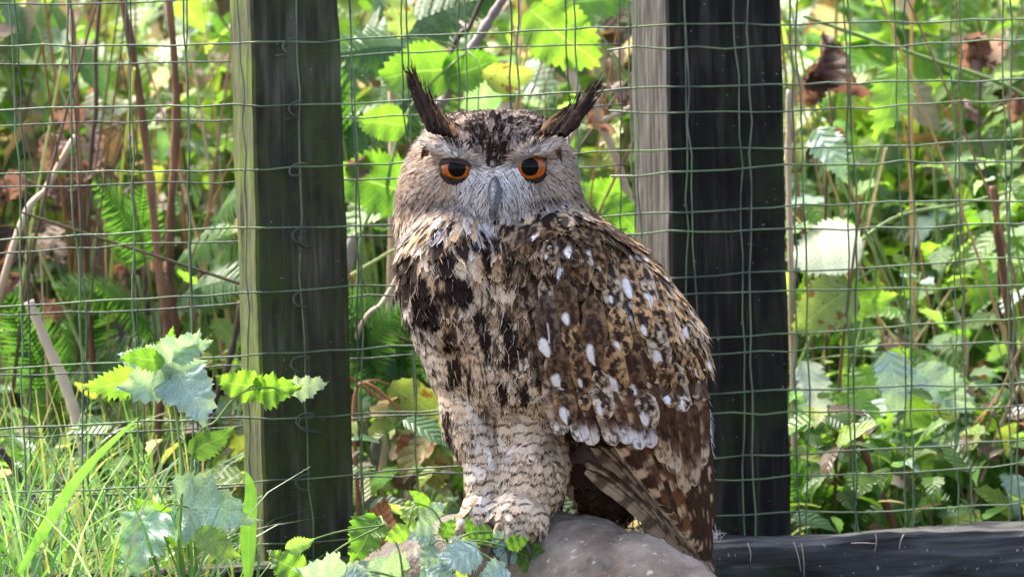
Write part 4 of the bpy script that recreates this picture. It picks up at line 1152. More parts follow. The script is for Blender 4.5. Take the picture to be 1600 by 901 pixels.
def pic_leaf(parent, me, mat, u, v, d, lnpx, ang, tilt=0.0, roll=0.0, name='leaf'):
    """leaf centred on a pixel at depth d, tip pointing at ang degrees in the picture, tilt tips it towards the camera"""
    a = R(ang); Y = AR * math.cos(a) + AU * math.sin(a); Y = (Y * math.cos(R(tilt)) - AF * math.sin(R(tilt)))
    ln = lnpx * K * d / max(.4, math.cos(R(tilt)))
    Z = (-AF); Z = Matrix.Rotation(R(roll), 3, Y) @ Z
    base = P(u, v, d) - Y * ln * .5
    return put(parent, me, frame(base, Y, Z, ln), mat, name), base

def stem_obj(parent, pts, r0, r1, mat, name='stem', sides=7, jit=.06):
    if parent is not None:
        inv = parent.matrix_basis.inverted(); pts = [inv @ Vector(p) for p in pts]
    pp = smooth_path(pts, 6)
    return link(name, tube_mesh(name, pp, list(np.linspace(r0, r1, len(pp))), sides, jit), parent, mat)

def on_ground(u, d):
    x = (u - 800) * K * d; y = d - 6.0; return Vector((x, y, ground_h(x, y)))
def fence_y(x): return F0.y + (x - F0.x) * math.tan(YAW)

# ------------------------------------------------------------------ nettles behind the mesh
def nettle(u, vtop, d, label, group, scale=1.0, mats=('nettle',), lm='nettle', lean=.12, first=.18):
    g0 = on_ground(u, d); top = P(u + random.uniform(-40, 40), vtop, d + random.uniform(-.1, .1))
    g0 += Vector((random.uniform(-.1, .1) * lean * 5, random.uniform(-.03, .05), -.02))
    if top.z < g0.z + .12: top.z = g0.z + .12
    root = empty('nettle', g0); h = top.z - g0.z
    mid = g0.lerp(top, .5) + Vector((random.uniform(-1, 1) * .05, random.uniform(-1, 1) * .04, 0))
    path = smooth_path([g0, mid, top], 8)
    stem_obj(root, [g0, mid, top], .0032, .0012, M['green_stem'])
    nn = max(3, int(h / .058)); rot = random.uniform(0, 6.28)
    for k in range(nn):
        f = first + (1 - first) * (k + .6) / nn
        p = path[min(len(path) - 1, int(f * (len(path) - 1)))]
        sz = .088 * scale * (1.0 - .55 * max(0, f - .55) / .45) * random.uniform(.75, 1.2)
        rot += math.pi / 2 + random.uniform(-.35, .35)
        for q in (0, math.pi):
            if random.random() < .12: continue
            a = rot + q + random.uniform(-.3, .3); pit = R(random.uniform(-58, 5) if f < .9 else random.uniform(-5, 40))
            Y = Vector((math.cos(a) * math.cos(pit), math.sin(a) * math.cos(pit), math.sin(pit)))
            b0 = p + Vector((math.cos(a), math.sin(a), .35)) * .018 * scale
            Z = Vector((random.uniform(-.5, .5), random.uniform(-.5, .3), 1)); 
            put(root, random.choice(LM[lm]), frame(b0, Y, Z, sz * random.uniform(.85, 1.15)), M[random.choice(mats)])
    tag(root, label, 'nettle', group)
    return root

random.seed(31)
def G_R(u, d, vt):
    tall = 'tall' if d > 7.6 else ('mid-height' if d > 7.12 else 'low')
    near = 'beside the black post' if u < 1330 else ('above the cut cane' if u < 1440 else ('between the two brown canes' if u < 1540 else 'round the brown split cane'))
    return tall + ' green nettle with toothed leaves behind the doubled mesh ' + near, tall + ' nettles ' + near
def G_C(u, d, vt):
    near = 'beside the tall pale reed' if u < 680 else ('above the owl\'s crown' if u < 850 else 'beside the grey side of the black post')
    row_ = 'low' if d < 7.05 else 'tall'
    return row_ + ' green nettle behind the mesh ' + near, row_ + ' nettles ' + near
def G_L(u, d, vt):
    near = 'among the crumpled brown leaves' if u < 170 else ('behind the crossing brown canes' if u < 300 else 'beside the mossy side of the post')
    row_ = 'low' if d < 7.2 else 'tall'
    return row_ + ' green nettle behind the mesh ' + near, row_ + ' nettles ' + near
def row(n, u0, u1, d0, d1, vt0, vt1, G, mats, scale=1.0):
    for k in range(n):
        u = u0 + (u1 - u0) * (k + random.random()) / n
        d = random.uniform(d0, d1); d = max(d, 6.0 + fence_y((u - 800) * K * 7) + .14); vt = random.uniform(vt0, vt1)
        lb, gr = G(u, d, vt)
        nettle(u, vt, d, lb, gr, scale * random.uniform(.85, 1.15), mats)
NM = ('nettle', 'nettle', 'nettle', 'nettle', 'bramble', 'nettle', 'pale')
row(18, 1235, 1660, 6.8, 7.15, 180, 640, G_R, NM, 1.25)
row(20, 1200, 1680, 7.1, 7.8, -60, 360, G_R, NM, 1.4)
row(12, 1235, 1660, 6.75, 6.95, 520, 780, G_R, NM, 1.1)
row(9, 1220, 1700, 7.8, 8.6, -160, 60, G_R, NM, 1.3)
row(10, 520, 1010, 7.1, 8.0, 0, 500, G_C, ('nettle', 'bramble', 'nettle'), 1.1)
row(6, 520, 700, 6.7, 7.0, 480, 760, G_C, ('nettle', 'bramble'), .8)
row(9, -60, 400, 7.2, 8.2, -80, 260, G_L, ('nettle', 'bramble', 'nettle'), 1.3)
row(9, -60, 400, 6.75, 7.2, 380, 640, G_L, ('nettle', 'nettle'), .95)

# ------------------------------------------------------------------ ferns
def frond_mesh(seed):
    rs = random.Random(seed); V, Fq, Uv = [], [], []
    n = 26
    def cen(t): return Vector((.05 * math.sin(t * 2 + seed), t, -.35 * t * t + .1 * t))
    rp = [cen(j / 14) for j in range(15)]
    tv, tf = tube_data(rp, list(np.linspace(.008, .002, 15)), 5)
    for f in tf:
        if len(set(f)) == 4: Fq.append(f)
    V += [tuple(v) for v in tv]; Uv += [(.5, .5)] * len(tv)
    for k in range(n):
        t = .10 + .88 * k / n; L0 = .30 * math.sin(math.pi * (t * .86 + .12)) ** .9 * (1.05 - .25 * t)
        for s in (-1, 1):
            p = cen(t + (.012 if s > 0 else 0)); d = Vector((s * 1.0, .45 + rs.uniform(-.1, .1), -.18 + rs.uniform(-.12, .12))).normalized()
            pr = Vector((-.42 * s, 1, 0)).normalized()
            m = 8; b0 = len(V)
            for j in range(2 * m + 1):
                q = j / (2 * m); wd = .034 * (1 - q ** 1.5) * (1.0 if j % 2 == 0 else .55) + .002
                c = p + d * L0 * q + Vector((0, 0, -.10 * L0 * q * q))
                sh = d * (.012 if j % 2 == 0 else 0)
                V += [tuple(c - pr * wd + sh), tuple(c + Vector((0, 0, .006))), tuple(c + pr * wd + sh)]; Uv += [(.1, q), (.5, q), (.9, q)]
            for j in range(2 * m):
                for e in (0, 1):
                    i = b0 + j * 3 + e; Fq.append((i, i + 1, i + 4, i + 3))
    return mesh_np('frond', np.array(V), np.array(Fq), np.array(Uv))
FM = [frond_mesh(1), frond_mesh(4)]
for f in FM: f.materials.append(M['fern'])

def fern(base_u, d, fronds, label, group=None):
    g0 = on_ground(base_u, d); root = empty('fern', g0)
    for (u0, v0, u1, v1, dd) in fronds:
        a = P(u0, v0, d + dd); b = P(u1, v1, d + dd - .12)
        Y = b - a; Zh = (-AF * 1.0 + Vector((0, 0, .7)) + Vector((random.uniform(-.3, .3), 0, 0)))
        put(root, random.choice(FM), frame(a, Y, Zh, Y.length * 1.08), M['fern'], 'frond')
        if (a - g0).length > .05: stem_obj(root, [g0, g0.lerp(a, .5) + Vector((.01, .02, .02)), a], .003, .002, M['green_stem'], 'stalk')
    tag(root, label, 'fern', group)
fern(600, 7.0, [(520, 130, 720, -20, 0), (560, 220, 700, 60, .05), (700, 95, 545, 60, -.1), (560, 330, 520, 90, .1), (500, 200, 640, 170, .1)], 'large dark green fern rising above the owl\'s left-hand tuft, behind the mesh')
fern(590, 6.75, [(640, 640, 545, 520, 0), (650, 590, 560, 450, .04), (600, 640, 650, 500, .05), (545, 620, 590, 500, 0)], 'fern with fine green fronds low between the mossy post and the owl')
fern(230, 6.85, [(230, 400, 190, 290, 0), (270, 420, 330, 350, .05), (210, 470, 120, 430, 0), (270, 480, 360, 420, -.03), (215, 430, 225, 330, .1), (300, 480, 375, 370, .05), (330, 360, 370, 290, .05), (240, 520, 190, 440, .02)], 'bright green fern behind the brown canes beside the mossy post')
fern(1290, 6.8, [(1300, 830, 1350, 720, 0), (1290, 820, 1245, 720, 0), (1330, 830, 1440, 770, -.02), (1290, 810, 1230, 770, .05)], 'small fern at the foot of the black post above the base board')
fern(120, 6.9, [(90, 640, 190, 540, 0), (80, 650, 30, 500, 0), (120, 640, 120, 480, .05)], 'fern with bent fronds among the tall grass')

# ------------------------------------------------------------------ brambles and single leaves between the posts
def spray(name, label, cat, d, stem_pts, leaves, group=None, stem_mat='green_stem', r=.003, ground=True):
    pts = [P(u, v, d) for u, v in stem_pts]
    if ground:
        g0 = on_ground(stem_pts[0][0], d); g0.z -= .02; pts = [g0] + pts
    root = empty(name, pts[0]); stem_obj(root, pts, r, r * .5, M[stem_mat])
    for (lm, mat, u, v, lnpx, ang, tilt, roll) in leaves:
        o, b = pic_leaf(root, random.choice(LM[lm]), M[mat], u, v, d + random.uniform(-.04, .04), lnpx, ang, tilt, roll)
        j = min(pts, key=lambda p: (p - b).length)
        if .015 < (j - b).length < .25: stem_obj(root, [j, j.lerp(b, .5) + Vector((0, 0, .006)), b], .0014, .001, M[stem_mat], 'petiole', 5)
    tag(root, label, cat, group); return root

spray('bramble', 'bramble with broad bright leaves hanging above the owl\'s head', 'bramble', 6.85,
      [(1000, 330), (975, 130), (900, 30), (820, -20)],
      [('bramble', 'bramble', 880, 58, 140, -40, 12, 5), ('bramble', 'bramble', 930, -2, 120, 10, 10, -20), ('bramble', 'bramble', 948, 305, 80, 160, 15, 0), ('bramble', 'bramble', 972, 335, 70, -60, 15, 20),
       ('bramble', 'yellowing', 955, 225, 80, 250, 10, 60), ('dead', 'dead', 962, 140, 80, 110, 0, 40), ('dead', 'dead', 945, 185, 70, -80, 0, 20)])
spray('bramble', 'bramble with broad leaves behind the owl\'s dark ear tuft and mossy post', 'bramble', 6.75,
      [(560, 420), (600, 300), (640, 170), (730, 80)],
      [('bramble', 'bramble', 650, 112, 120, 185, 15, 10), ('bramble', 'bramble', 735, 108, 90, 20, 15, -10), ('bramble', 'bramble', 598, 192, 75, 175, 20, 0), ('bramble', 'bramble', 583, 285, 130, 165, 20, 15),
       ('bramble', 'bramble', 572, 330, 100, 210, 20, 50), ('bramble', 'yellowing', 620, 20, 80, 100, 10, 40), ('beech', 'yellowing', 795, 118, 84, -5, 5, 30), ('dead', 'dead', 565, 255, 60, 30, 0, 10)])
spray('fading_plant', 'plant with long yellow and olive dying leaves beside the owl\'s leg', 'plant', 6.62,
      [(560, 780), (560, 600), (650, 665)],
      [('beech', 'yellowing', 665, 640, 135, -35, 15, 25), ('beech', 'olive_dead', 683, 708, 115, 265, 10, 10), ('beech', 'olive_dead', 655, 700, 105, 230, 20, 40), ('beech', 'dead', 640, 745, 70, 200, 0, 20)], stem_mat='red_stem', r=.004)
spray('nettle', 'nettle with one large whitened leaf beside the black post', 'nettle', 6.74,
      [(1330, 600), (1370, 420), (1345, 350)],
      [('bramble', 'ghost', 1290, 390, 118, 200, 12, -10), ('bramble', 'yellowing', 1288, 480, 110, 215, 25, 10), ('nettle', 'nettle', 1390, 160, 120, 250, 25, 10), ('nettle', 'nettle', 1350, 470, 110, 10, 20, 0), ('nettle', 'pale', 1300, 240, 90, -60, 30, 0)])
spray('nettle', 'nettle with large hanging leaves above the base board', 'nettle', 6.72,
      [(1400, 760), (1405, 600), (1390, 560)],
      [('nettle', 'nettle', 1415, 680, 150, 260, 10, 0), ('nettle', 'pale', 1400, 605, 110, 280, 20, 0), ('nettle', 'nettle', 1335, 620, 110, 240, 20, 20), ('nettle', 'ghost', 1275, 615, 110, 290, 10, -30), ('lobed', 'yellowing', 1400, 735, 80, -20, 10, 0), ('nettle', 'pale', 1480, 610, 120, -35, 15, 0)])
spray('withered_plant', 'withered plant hung with curled rusty leaves behind the doubled mesh', 'plant', 6.95,
      [(1290, 330), (1300, 200), (1285, 60)],
      [('dead', 'dead', 1285, 90, 110, 60, 0, 20), ('dead', 'dead', 1330, 120, 110, -70, 0, 30), ('dead', 'dead', 1265, 150, 80, 250, 0, 0), ('dead', 'dead', 1310, 215, 70, 20, 0, 0)], stem_mat='cane')
spray('withered_plant', 'withered plant with dark shrivelled leaves near the end of the mesh', 'plant', 6.95,
      [(1560, 400), (1530, 200), (1540, 60)],
      [('dead', 'dead', 1555, 75, 110, -10, 0, 30), ('dead', 'dead', 1520, 95, 90, 250, 0, 10), ('dead', 'dead', 1585, 170, 60, 260, 0, 0), ('dead', 'dead', 1520, 160, 80, 100, 0, 60)], stem_mat='dark_cane')
wl = []
for k in range(24):
    wl.append(('dead', 'dead', random.gauss(140, 75), random.uniform(180, 600), random.uniform(45, 95), random.uniform(200, 340), random.uniform(-20, 40), random.uniform(-60, 60)))
spray('withered_plant', 'withered plant with hanging crumpled brown leaves behind the brown canes', 'plant', 7.0, [(120, 520), (150, 350), (200, 190), (210, 60)], wl, stem_mat='cane')

# ------------------------------------------------------------------ canes, reeds and branches
def cane(label, pts, d, wpx, mat, name='dead_cane', root=True, taper=.75, cat='stem', dd=0.0):
    W = [P(u, v, d + dd * i) for i, (u, v) in enumerate(pts)]
    if root:
        low = W[-1]; g0 = low.copy(); dirv = (W[-1] - W[-2]); 
        z = ground_h(low.x, low.y) - .03
        if low.z > z + .01:
            g0 = low + Vector((dirv.x / max(.05, -dirv.z) * (low.z - z) * .5 if dirv.z < -.01 else 0, 0, z - low.z)); W.append(g0)
    r = wpx * K * d * .5
    pp = smooth_path(W[::-1], 8)
    rad = np.linspace(r, r * taper, len(pp)) * (1 + .10 * rng.normal(0, 1, len(pp)))
    me = tube_mesh(name, [p.copy() for p in pp], list(rad), 9, .07)
    base = pp[0].copy(); 
    for v in me.vertices: v.co -= base
    o = link(name, me, None, M[mat]); o.location = base
    tag(o, label, cat); return o
cane('thick brown dead cane leaning behind the mesh, the stouter of a crossing pair', [(188, -15), (212, 110), (232, 260), (250, 430), (262, 530), (248, 650), (232, 800)], 6.72, 17, 'cane')
cane('straight dark brown cane standing close beside the leaning thick cane', [(263, -15), (276, 160), (267, 330), (266, 430), (276, 540), (277, 740)], 6.76, 15, 'cane')
cane('brown cane standing among the crumpled brown leaves', [(112, 15), (118, 120), (125, 270), (134, 420), (146, 580), (150, 650)], 6.85, 11, 'cane')
cane('thin dark cane between the brown canes and crumpled leaves', [(158, -10), (150, 80), (150, 170), (140, 300)], 6.95, 8, 'dark_cane')
cane('pale broken reed leaning against the crumpled brown leaves', [(118, 212), (75, 290), (18, 395)], 6.8, 13, 'pale_cane')
cane('dark stem slanting up beside the mossy side of the post', [(376, 470), (360, 560), (325, 675)], 6.7, 12, 'dark_cane')
cane('broad orange-brown dead stalk in the tall grass', [(45, 470), (75, 540), (105, 610), (130, 700)], 6.62, 20, 'pale_cane')
cane('dark wet stem lying aslant in the grass', [(0, 700), (40, 760), (80, 835)], 6.4, 14, 'dark_cane')
cane('tall pale reed between the mossy post and the owl', [(612, -10), (613, 120), (613, 330), (606, 560), (598, 740)], 6.9, 15, 'pale_cane')
cane('bare pale twig slanting past the owl\'s shoulder', [(640, 395), (600, 470), (548, 545)], 6.68, 9, 'pale_cane')
cane('grey branch slanting up behind the owl\'s dark ear tuft', [(800, -20), (760, 40), (700, 145), (660, 260)], 6.8, 18, 'grey_branch', cat='branch')
cane('thin dark branch running along the grey branch', [(762, -20), (735, 40), (690, 150)], 6.88, 9, 'dark_cane', cat='branch')
cane('thick bent grey stem low behind the owl\'s shoulder', [(612, 300), (575, 340), (545, 400)], 6.85, 20, 'grey_branch')
cane('pale split reed slanting down behind the owl\'s faded ear tuft', [(880, 85), (920, 180), (975, 285)], 6.85, 15, 'pale_cane')
cane('short pale stick crossing the split reed', [(985, 168), (940, 190), (893, 212)], 6.8, 11, 'pale_cane', root=True)
cane('reddish stem arching beside the owl\'s leg', [(545, 588), (590, 620), (650, 668)], 6.66, 7, 'red_stem')
cane('brown split cane upright among the nettles', [(1552, 290), (1562, 380), (1575, 480), (1592, 640), (1596, 740)], 6.82, 17, 'cane')
cane('brown cut cane slanting above the base board', [(1332, 655), (1362, 735), (1400, 830)], 6.66, 14, 'cane')
cane('long green stem arching across the nettles', [(1255, 25), (1340, 55), (1450, 92), (1600, 150), (1680, 260)], 6.86, 8, 'green_stem')
cane('thin olive stem curving through the nettles', [(1640, 280), (1520, 315), (1380, 350), (1290, 470)], 6.84, 6, 'green_stem')
cane('thin reddish cane beside the black post', [(1233, 140), (1232, 260), (1236, 420)], 6.75, 11, 'pale_cane')
cane('pale dead reed leaning among the nettles low above the board', [(1490, 480), (1510, 560), (1470, 780)], 6.95, 11, 'pale_cane')
cane('pale straw stalk tilted above the base board', [(1600, 590), (1570, 650), (1520, 790)], 6.8, 8, 'pale_cane')

# ------------------------------------------------------------------ foreground plants on the owl's side of the mesh
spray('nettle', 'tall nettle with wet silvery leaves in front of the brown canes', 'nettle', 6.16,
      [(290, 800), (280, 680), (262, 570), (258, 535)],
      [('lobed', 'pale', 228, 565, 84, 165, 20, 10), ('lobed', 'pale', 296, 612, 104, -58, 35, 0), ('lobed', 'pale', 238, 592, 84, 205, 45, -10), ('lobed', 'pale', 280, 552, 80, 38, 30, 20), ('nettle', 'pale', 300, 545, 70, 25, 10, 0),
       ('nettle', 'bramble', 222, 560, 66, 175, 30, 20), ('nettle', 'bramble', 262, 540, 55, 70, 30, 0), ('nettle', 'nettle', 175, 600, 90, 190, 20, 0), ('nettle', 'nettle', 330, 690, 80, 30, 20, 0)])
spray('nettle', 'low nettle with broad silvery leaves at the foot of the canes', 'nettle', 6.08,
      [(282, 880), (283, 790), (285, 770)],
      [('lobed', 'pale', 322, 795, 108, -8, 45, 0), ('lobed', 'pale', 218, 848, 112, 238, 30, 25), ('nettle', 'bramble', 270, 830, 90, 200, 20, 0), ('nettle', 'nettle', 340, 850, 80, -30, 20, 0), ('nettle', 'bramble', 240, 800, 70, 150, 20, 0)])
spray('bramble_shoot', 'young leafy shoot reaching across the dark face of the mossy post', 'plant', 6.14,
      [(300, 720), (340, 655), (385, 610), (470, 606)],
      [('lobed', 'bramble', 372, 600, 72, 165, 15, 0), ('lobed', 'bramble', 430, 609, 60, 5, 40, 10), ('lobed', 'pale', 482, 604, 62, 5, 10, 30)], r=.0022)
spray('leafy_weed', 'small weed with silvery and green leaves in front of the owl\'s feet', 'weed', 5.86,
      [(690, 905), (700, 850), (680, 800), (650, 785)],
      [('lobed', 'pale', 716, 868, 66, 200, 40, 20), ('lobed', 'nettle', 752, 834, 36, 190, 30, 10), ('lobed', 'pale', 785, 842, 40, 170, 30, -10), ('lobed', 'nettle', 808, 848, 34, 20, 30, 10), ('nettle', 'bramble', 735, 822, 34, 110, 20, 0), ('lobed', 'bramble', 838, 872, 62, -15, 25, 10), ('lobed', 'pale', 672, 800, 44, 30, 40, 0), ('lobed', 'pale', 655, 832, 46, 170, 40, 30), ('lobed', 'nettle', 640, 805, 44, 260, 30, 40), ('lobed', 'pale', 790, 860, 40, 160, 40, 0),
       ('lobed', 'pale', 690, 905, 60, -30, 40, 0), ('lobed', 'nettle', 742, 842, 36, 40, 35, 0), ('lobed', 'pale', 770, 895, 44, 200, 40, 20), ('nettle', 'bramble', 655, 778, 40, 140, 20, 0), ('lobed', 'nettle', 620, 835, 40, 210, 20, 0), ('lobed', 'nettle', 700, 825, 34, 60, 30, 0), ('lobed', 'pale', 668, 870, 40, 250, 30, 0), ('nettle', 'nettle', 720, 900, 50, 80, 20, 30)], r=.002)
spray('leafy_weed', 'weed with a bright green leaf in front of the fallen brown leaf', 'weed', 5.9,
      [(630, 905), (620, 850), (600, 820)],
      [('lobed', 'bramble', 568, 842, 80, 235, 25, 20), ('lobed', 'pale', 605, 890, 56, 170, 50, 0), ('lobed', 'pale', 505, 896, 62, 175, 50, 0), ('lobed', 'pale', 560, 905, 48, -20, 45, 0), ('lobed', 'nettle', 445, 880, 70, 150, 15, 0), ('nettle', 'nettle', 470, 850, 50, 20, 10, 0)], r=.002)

def single_leaf(name, label, cat, lm, mat, u, v, d, ln, ang, tilt, roll):
    o, b = pic_leaf(None, LM[lm][0], M[mat], u, v, d, ln, ang, tilt, roll, name); tag(o, label, cat); return o
single_leaf('fallen_leaf', 'curled glossy brown fallen leaf at the foot of the mossy post', 'leaf', 'beech', 'beech', 590, 828, 6.13, 96, 80, 10, -15)

def blade(name, label, pts, d, wpx, mat='blade', group=None):
    pp = smooth_path([P(u, v, d) for u, v in pts], 7); V, Uv, Fq = [], [], []
    n = len(pp); base = pp[0].copy()
    for j, p in enumerate(pp):
        t = j / (n - 1); tg = (pp[min(j + 1, n - 1)] - pp[max(j - 1, 0)]).normalized(); sd = tg.cross(AF).normalized()
        w_ = wpx * K * d * .5 * min(1, .45 + 2 * t) * max(.02, 1 - t ** 3)
        for s in (-1, 0, 1):
            V.append(tuple(p - base + sd * s * w_ - AF * (-.15 * w_ if s == 0 else 0))); Uv.append(((s + 1) / 2, t))
    for j in range(n - 1):
        for e in (0, 1):
            i = j * 3 + e; Fq.append((i, i + 1, i + 4, i + 3))
    o = link(name, mesh_np(name, np.array(V), np.array(Fq), np.array(Uv)), None, M[mat]); o.location = base
    tag(o, label, 'leaf', group); return o
blade('broad_leaf_blade', 'broad bright green blade arching up out of the tall grass', [(30, 895), (85, 800), (140, 725), (218, 650)], 6.02, 19)
blade('hanging_leaf_blade', 'long pale green blade standing against the mossy side of the post', [(388, 905), (388, 830), (392, 770), (384, 735)], 6.1, 26)

# ------------------------------------------------------------------ scraps
down = []
for k in range(80):
    b0 = FP(1108, 846, -.04); d = np.array([random.uniform(-.5, .5), random.uniform(-.4, .4), random.uniform(.0, 1)])
    down.append((np.array(b0) + rng.normal(0, .006, 3), d, np.array([0, -1, .2]), random.uniform(.008, .028), .0014, WHITE * random.uniform(.7, 1)))
o = strands('downy_feather', down, None, M['plume']); tag(o, 'tuft of white down caught on the base board behind the tail', 'feather')
for k, (u, v, ln, a) in enumerate(((1168, 852, 26, -80), (1240, 850, 44, -75), (1252, 852, 50, -85), (1368, 838, 24, -95), (1412, 838, 20, -110), (1330, 852, 40, 5))):
    a0 = FP(u, v - 4, -.079); b = FP(u + ln * math.cos(R(a)), v - ln * math.sin(R(a)) , -.081 if True else 0)
    mid = a0.lerp(b, .5) + Vector((random.uniform(-.002, .002), -.002, .001))
    pp = smooth_path([a0, mid, b], 6)
    o = link('straw', tube_mesh('straw', pp, list(np.linspace(.0009, .0004, len(pp))), 5), None, M['pale_cane'])
    tag(o, 'scrap of pale dry straw stuck to the bluish base board', 'straw', 'straw scraps on the base board')

# ------------------------------------------------------------------ masses: grass, undergrowth, litter
def ribbons(name, N, sampler, segs=5):
    V, Fq, Uv, C = [], [], [], []
    for k in range(N):
        p, h, lean, wd, c = sampler(k)
        a = random.uniform(0, 6.28); dx, dy = math.cos(a) * lean, math.sin(a) * lean * .6; fa = random.uniform(-.9, .9)
        sx, sy = math.cos(fa), math.sin(fa); b0 = len(V)
        for j in range(segs + 1):
            t = j / segs; q = t ** 1.8
            x, y, z = p[0] + dx * h * q, p[1] + dy * h * q, p[2] + h * (t - .45 * lean * t ** 3)
            w_ = wd * (1 - t ** 2) * .5 + .0003
            V += [(x - sx * w_, y - sy * w_, z), (x + sx * w_, y + sy * w_, z)]; Uv += [(.15, t), (.85, t)]; C += [c, c]
        for j in range(segs):
            i = b0 + 2 * j; Fq.append((i, i + 1, i + 3, i + 2))
    return link(name, mesh_np(name, np.array(V), np.array(Fq), np.array(Uv), np.array(C)), None, M['grass'])
GC = [(.06, .15, .04), (.09, .20, .055), (.13, .24, .10), (.08, .19, .08), (.22, .23, .13), (.20, .31, .23)]
def gs(k):
    f = random.random()
    if f < .62: u = random.uniform(-80, 390) - 0; d = random.uniform(5.95, 6.9)
    elif f < .72: u = random.uniform(380, 640); d = random.uniform(5.85, 6.2)
    elif f < .86: u = random.uniform(530, 760); d = random.uniform(6.5, 7.2)
    else: u = random.uniform(1220, 1700); d = random.uniform(6.75, 7.5)
    p = on_ground(u, d); h = random.uniform(.10, .38) * (1 if u < 300 else .6) * (.35 if 380 < u < 640 else 1)
    c = np.array(random.choice(GC)) * random.uniform(.75, 1.15)
    return (p.x, p.y, p.z - .01), h, random.uniform(.1, .9), random.uniform(.002, .0062), c
o = ribbons('grass', 2000, gs); tag(o, 'tall wet grass and straw growing along the mesh', 'grass', kind='stuff')

def leaf_mass(name, N, sampler, label, cat):
    tmpl = []
    for (half, a, b, dr) in ((.26, .6, .9, .5), (.36, .72, .7, .3), (.22, .6, .9, .9)):
        rows = 7; tv = []; uvs = []
        cy = cz = 0
        for j in range(rows + 1):
            t = j / rows; an = -dr * t * t * 1.2
            if j: cy += math.cos(an) / rows; cz += math.sin(an) / rows
            wv = half * max(0, math.sin(math.pi * min(1, (t + .02) ** a))) ** b * (1.12 if j % 2 else .86)
            if j == rows: wv = .004
            for s in (-1, 0, 1): tv.append((s * wv, cy + (.04 if s and j % 2 else 0), cz + .16 * abs(s) * wv)); uvs.append(((s + 1) / 2, t))
        tmpl.append((np.array(tv), np.array(uvs)))
    q = np.array([(j * 3 + e, j * 3 + e + 1, (j + 1) * 3 + e + 1, (j + 1) * 3 + e) for j in range(7) for e in (0, 1)])
    Vs, Fs, Us, Cs = [], [], [], []; nb = 0
    for k in range(N):
        p, Y, Z, ln, c = sampler(k)
        tv, uvs = random.choice(tmpl); m = np.array(frame(Vector(p), Vector(Y), Vector(Z), ln))
        Vs.append(tv @ m[:3, :3].T + m[:3, 3]); Fs.append(q + nb); nb += len(tv); Us.append(uvs); Cs.append(np.broadcast_to(np.array(c), (len(tv), 3)))
    o = link(name, mesh_np(name, np.concatenate(Vs), np.concatenate(Fs), np.concatenate(Us), np.concatenate(Cs)), None, M['fill'])
    tag(o, label, cat, kind='stuff'); return o
FC = [(.06, .14, .025), (.10, .21, .03), (.14, .28, .04), (.20, .33, .05), (.09, .19, .08), (.13, .25, .13), (.30, .36, .08)]
BC = [(.16, .095, .065), (.25, .17, .13), (.09, .055, .04), (.34, .27, .22)]
def fill_s(k):
    d = 7.3 + 3.6 * random.random() ** 1.2; u = random.uniform(-250, 1850) if k < 14000 else random.choice((random.uniform(-1100, -250), random.uniform(1850, 2700)))
    p = on_ground(u, d); top = .75 + .25 * math.sin(u * .012 + d * 2) + random.uniform(-.1, .15)
    z = p.z + top * random.random() ** .9
    a = random.uniform(0, 6.28); pit = R(random.uniform(-70, 20)); Y = (math.cos(a) * math.cos(pit), math.sin(a) * math.cos(pit), math.sin(pit))
    brown = .30 if u < 380 else (.30 if 520 < u < 1000 else .10)
    c = np.array(random.choice(BC if random.random() < brown else FC)) * random.uniform(.8, 1.15)
    return (p.x + random.uniform(-.05, .05), p.y, z), Y, (random.uniform(-.5, .5), random.uniform(-.6, .3), 1), random.uniform(.05, .12), c
leaf_mass('undergrowth', 22000, fill_s, 'dense mass of nettle and bramble leaves far behind the mesh', 'undergrowth')
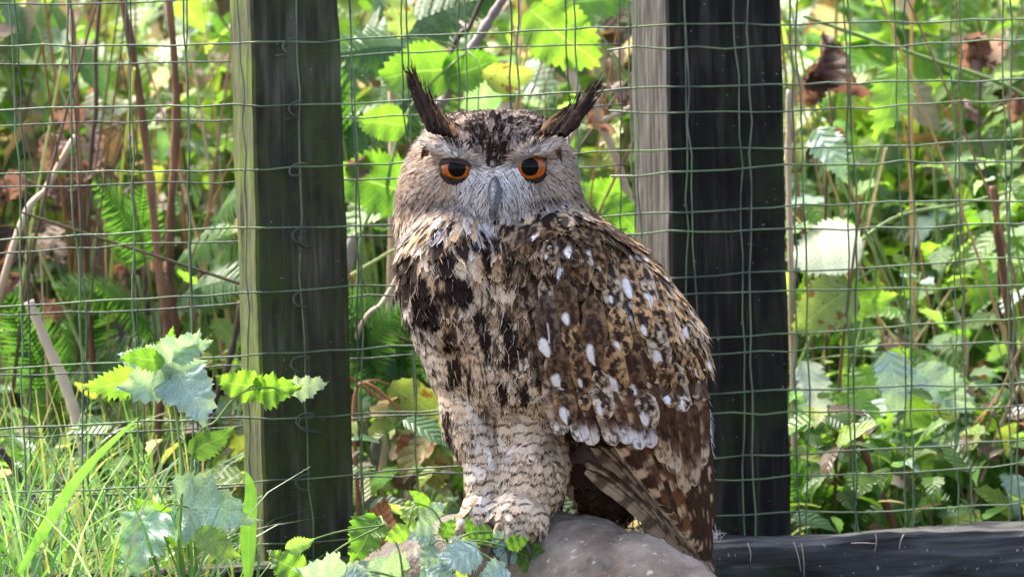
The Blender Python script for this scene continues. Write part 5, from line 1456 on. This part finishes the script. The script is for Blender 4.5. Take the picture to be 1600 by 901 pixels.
def low_s(k):
    d = random.uniform(6.45, 8.2); u = random.uniform(-150, 1750) if k < 4200 else random.choice((random.uniform(-900, -150), random.uniform(1750, 2400))); d = max(d, 6.0 + fence_y((u - 800) * K * 7) + .1)
    p = on_ground(u, d); z = p.z + random.uniform(.01, .26)
    a = random.uniform(0, 6.28); pit = R(random.uniform(-40, 50)); Y = (math.cos(a) * math.cos(pit), math.sin(a) * math.cos(pit), math.sin(pit))
    c = np.array(random.choice(BC if random.random() < .15 else FC)) * random.uniform(.8, 1.15)
    return (p.x, p.y, z), Y, (random.uniform(-.4, .4), random.uniform(-.8, .2), 1), random.uniform(.03, .075), c
leaf_mass('ground_cover', 6400, low_s, 'low green ground cover under the nettles', 'ground cover')
def lit_s(k):
    y = random.uniform(-1.2, 3.0); x = random.uniform(-1.6, 1.6); a = random.uniform(0, 6.28)
    return (x, y, ground_h(x, y) + random.uniform(.003, .02)), (math.cos(a), math.sin(a), random.uniform(-.1, .4)), (random.uniform(-.4, .4), random.uniform(-.4, .4), 1), random.uniform(.03, .07), np.array(random.choice(BC)) * random.uniform(.5, 1)
leaf_mass('leaf_litter', 2200, lit_s, 'brown leaf litter and twigs covering the soil', 'leaf litter')

def dry_stalks(N):
    V, Fq, Uv, C = [], [], [], []
    for k in range(N):
        f = random.random()
        if f < .42: u = random.uniform(-100, 400)
        elif f < .68: u = random.uniform(530, 1010)
        else: u = random.uniform(1220, 1720)
        d = max(random.uniform(6.7, 8.2), 6.0 + fence_y((u - 800) * K * 7) + .12)
        g0 = on_ground(u, d); h = random.uniform(.25, .95); lean = random.gauss(0, .28)
        if random.random() < .18: lean *= 3; h *= .7
        pts = [g0, g0 + Vector((lean * h * .4, random.uniform(-.1, .1) * h, h * .5)), g0 + Vector((lean * h + random.uniform(-.05, .05), random.uniform(-.2, .2) * h, h))]
        r = random.uniform(.0012, .0042)
        pp = smooth_path(pts, 5); tv, tf = tube_data(pp, list(np.linspace(r, r * .5, len(pp))), 6)
        b0 = len(V); V += [tuple(v) for v in tv]; Uv += [(.5, .5)] * len(tv)
        c = np.array(random.choice(((.34, .24, .18), (.22, .12, .08), (.10, .06, .045), (.42, .34, .27), (.16, .20, .07), (.26, .30, .13)))) * random.uniform(.7, 1.1)
        C += [c] * len(tv); Fq += [tuple(b0 + i for i in q) for q in tf if len(set(q)) == 4]
    return link('dry_stalks', mesh_np('dry_stalks', np.array(V), np.array(Fq), np.array(Uv), np.array(C)), None, M['grass'])
tag(dry_stalks(420), 'tangle of thin dry stalks and stems among the leaves behind the mesh', 'stalks', kind='stuff')
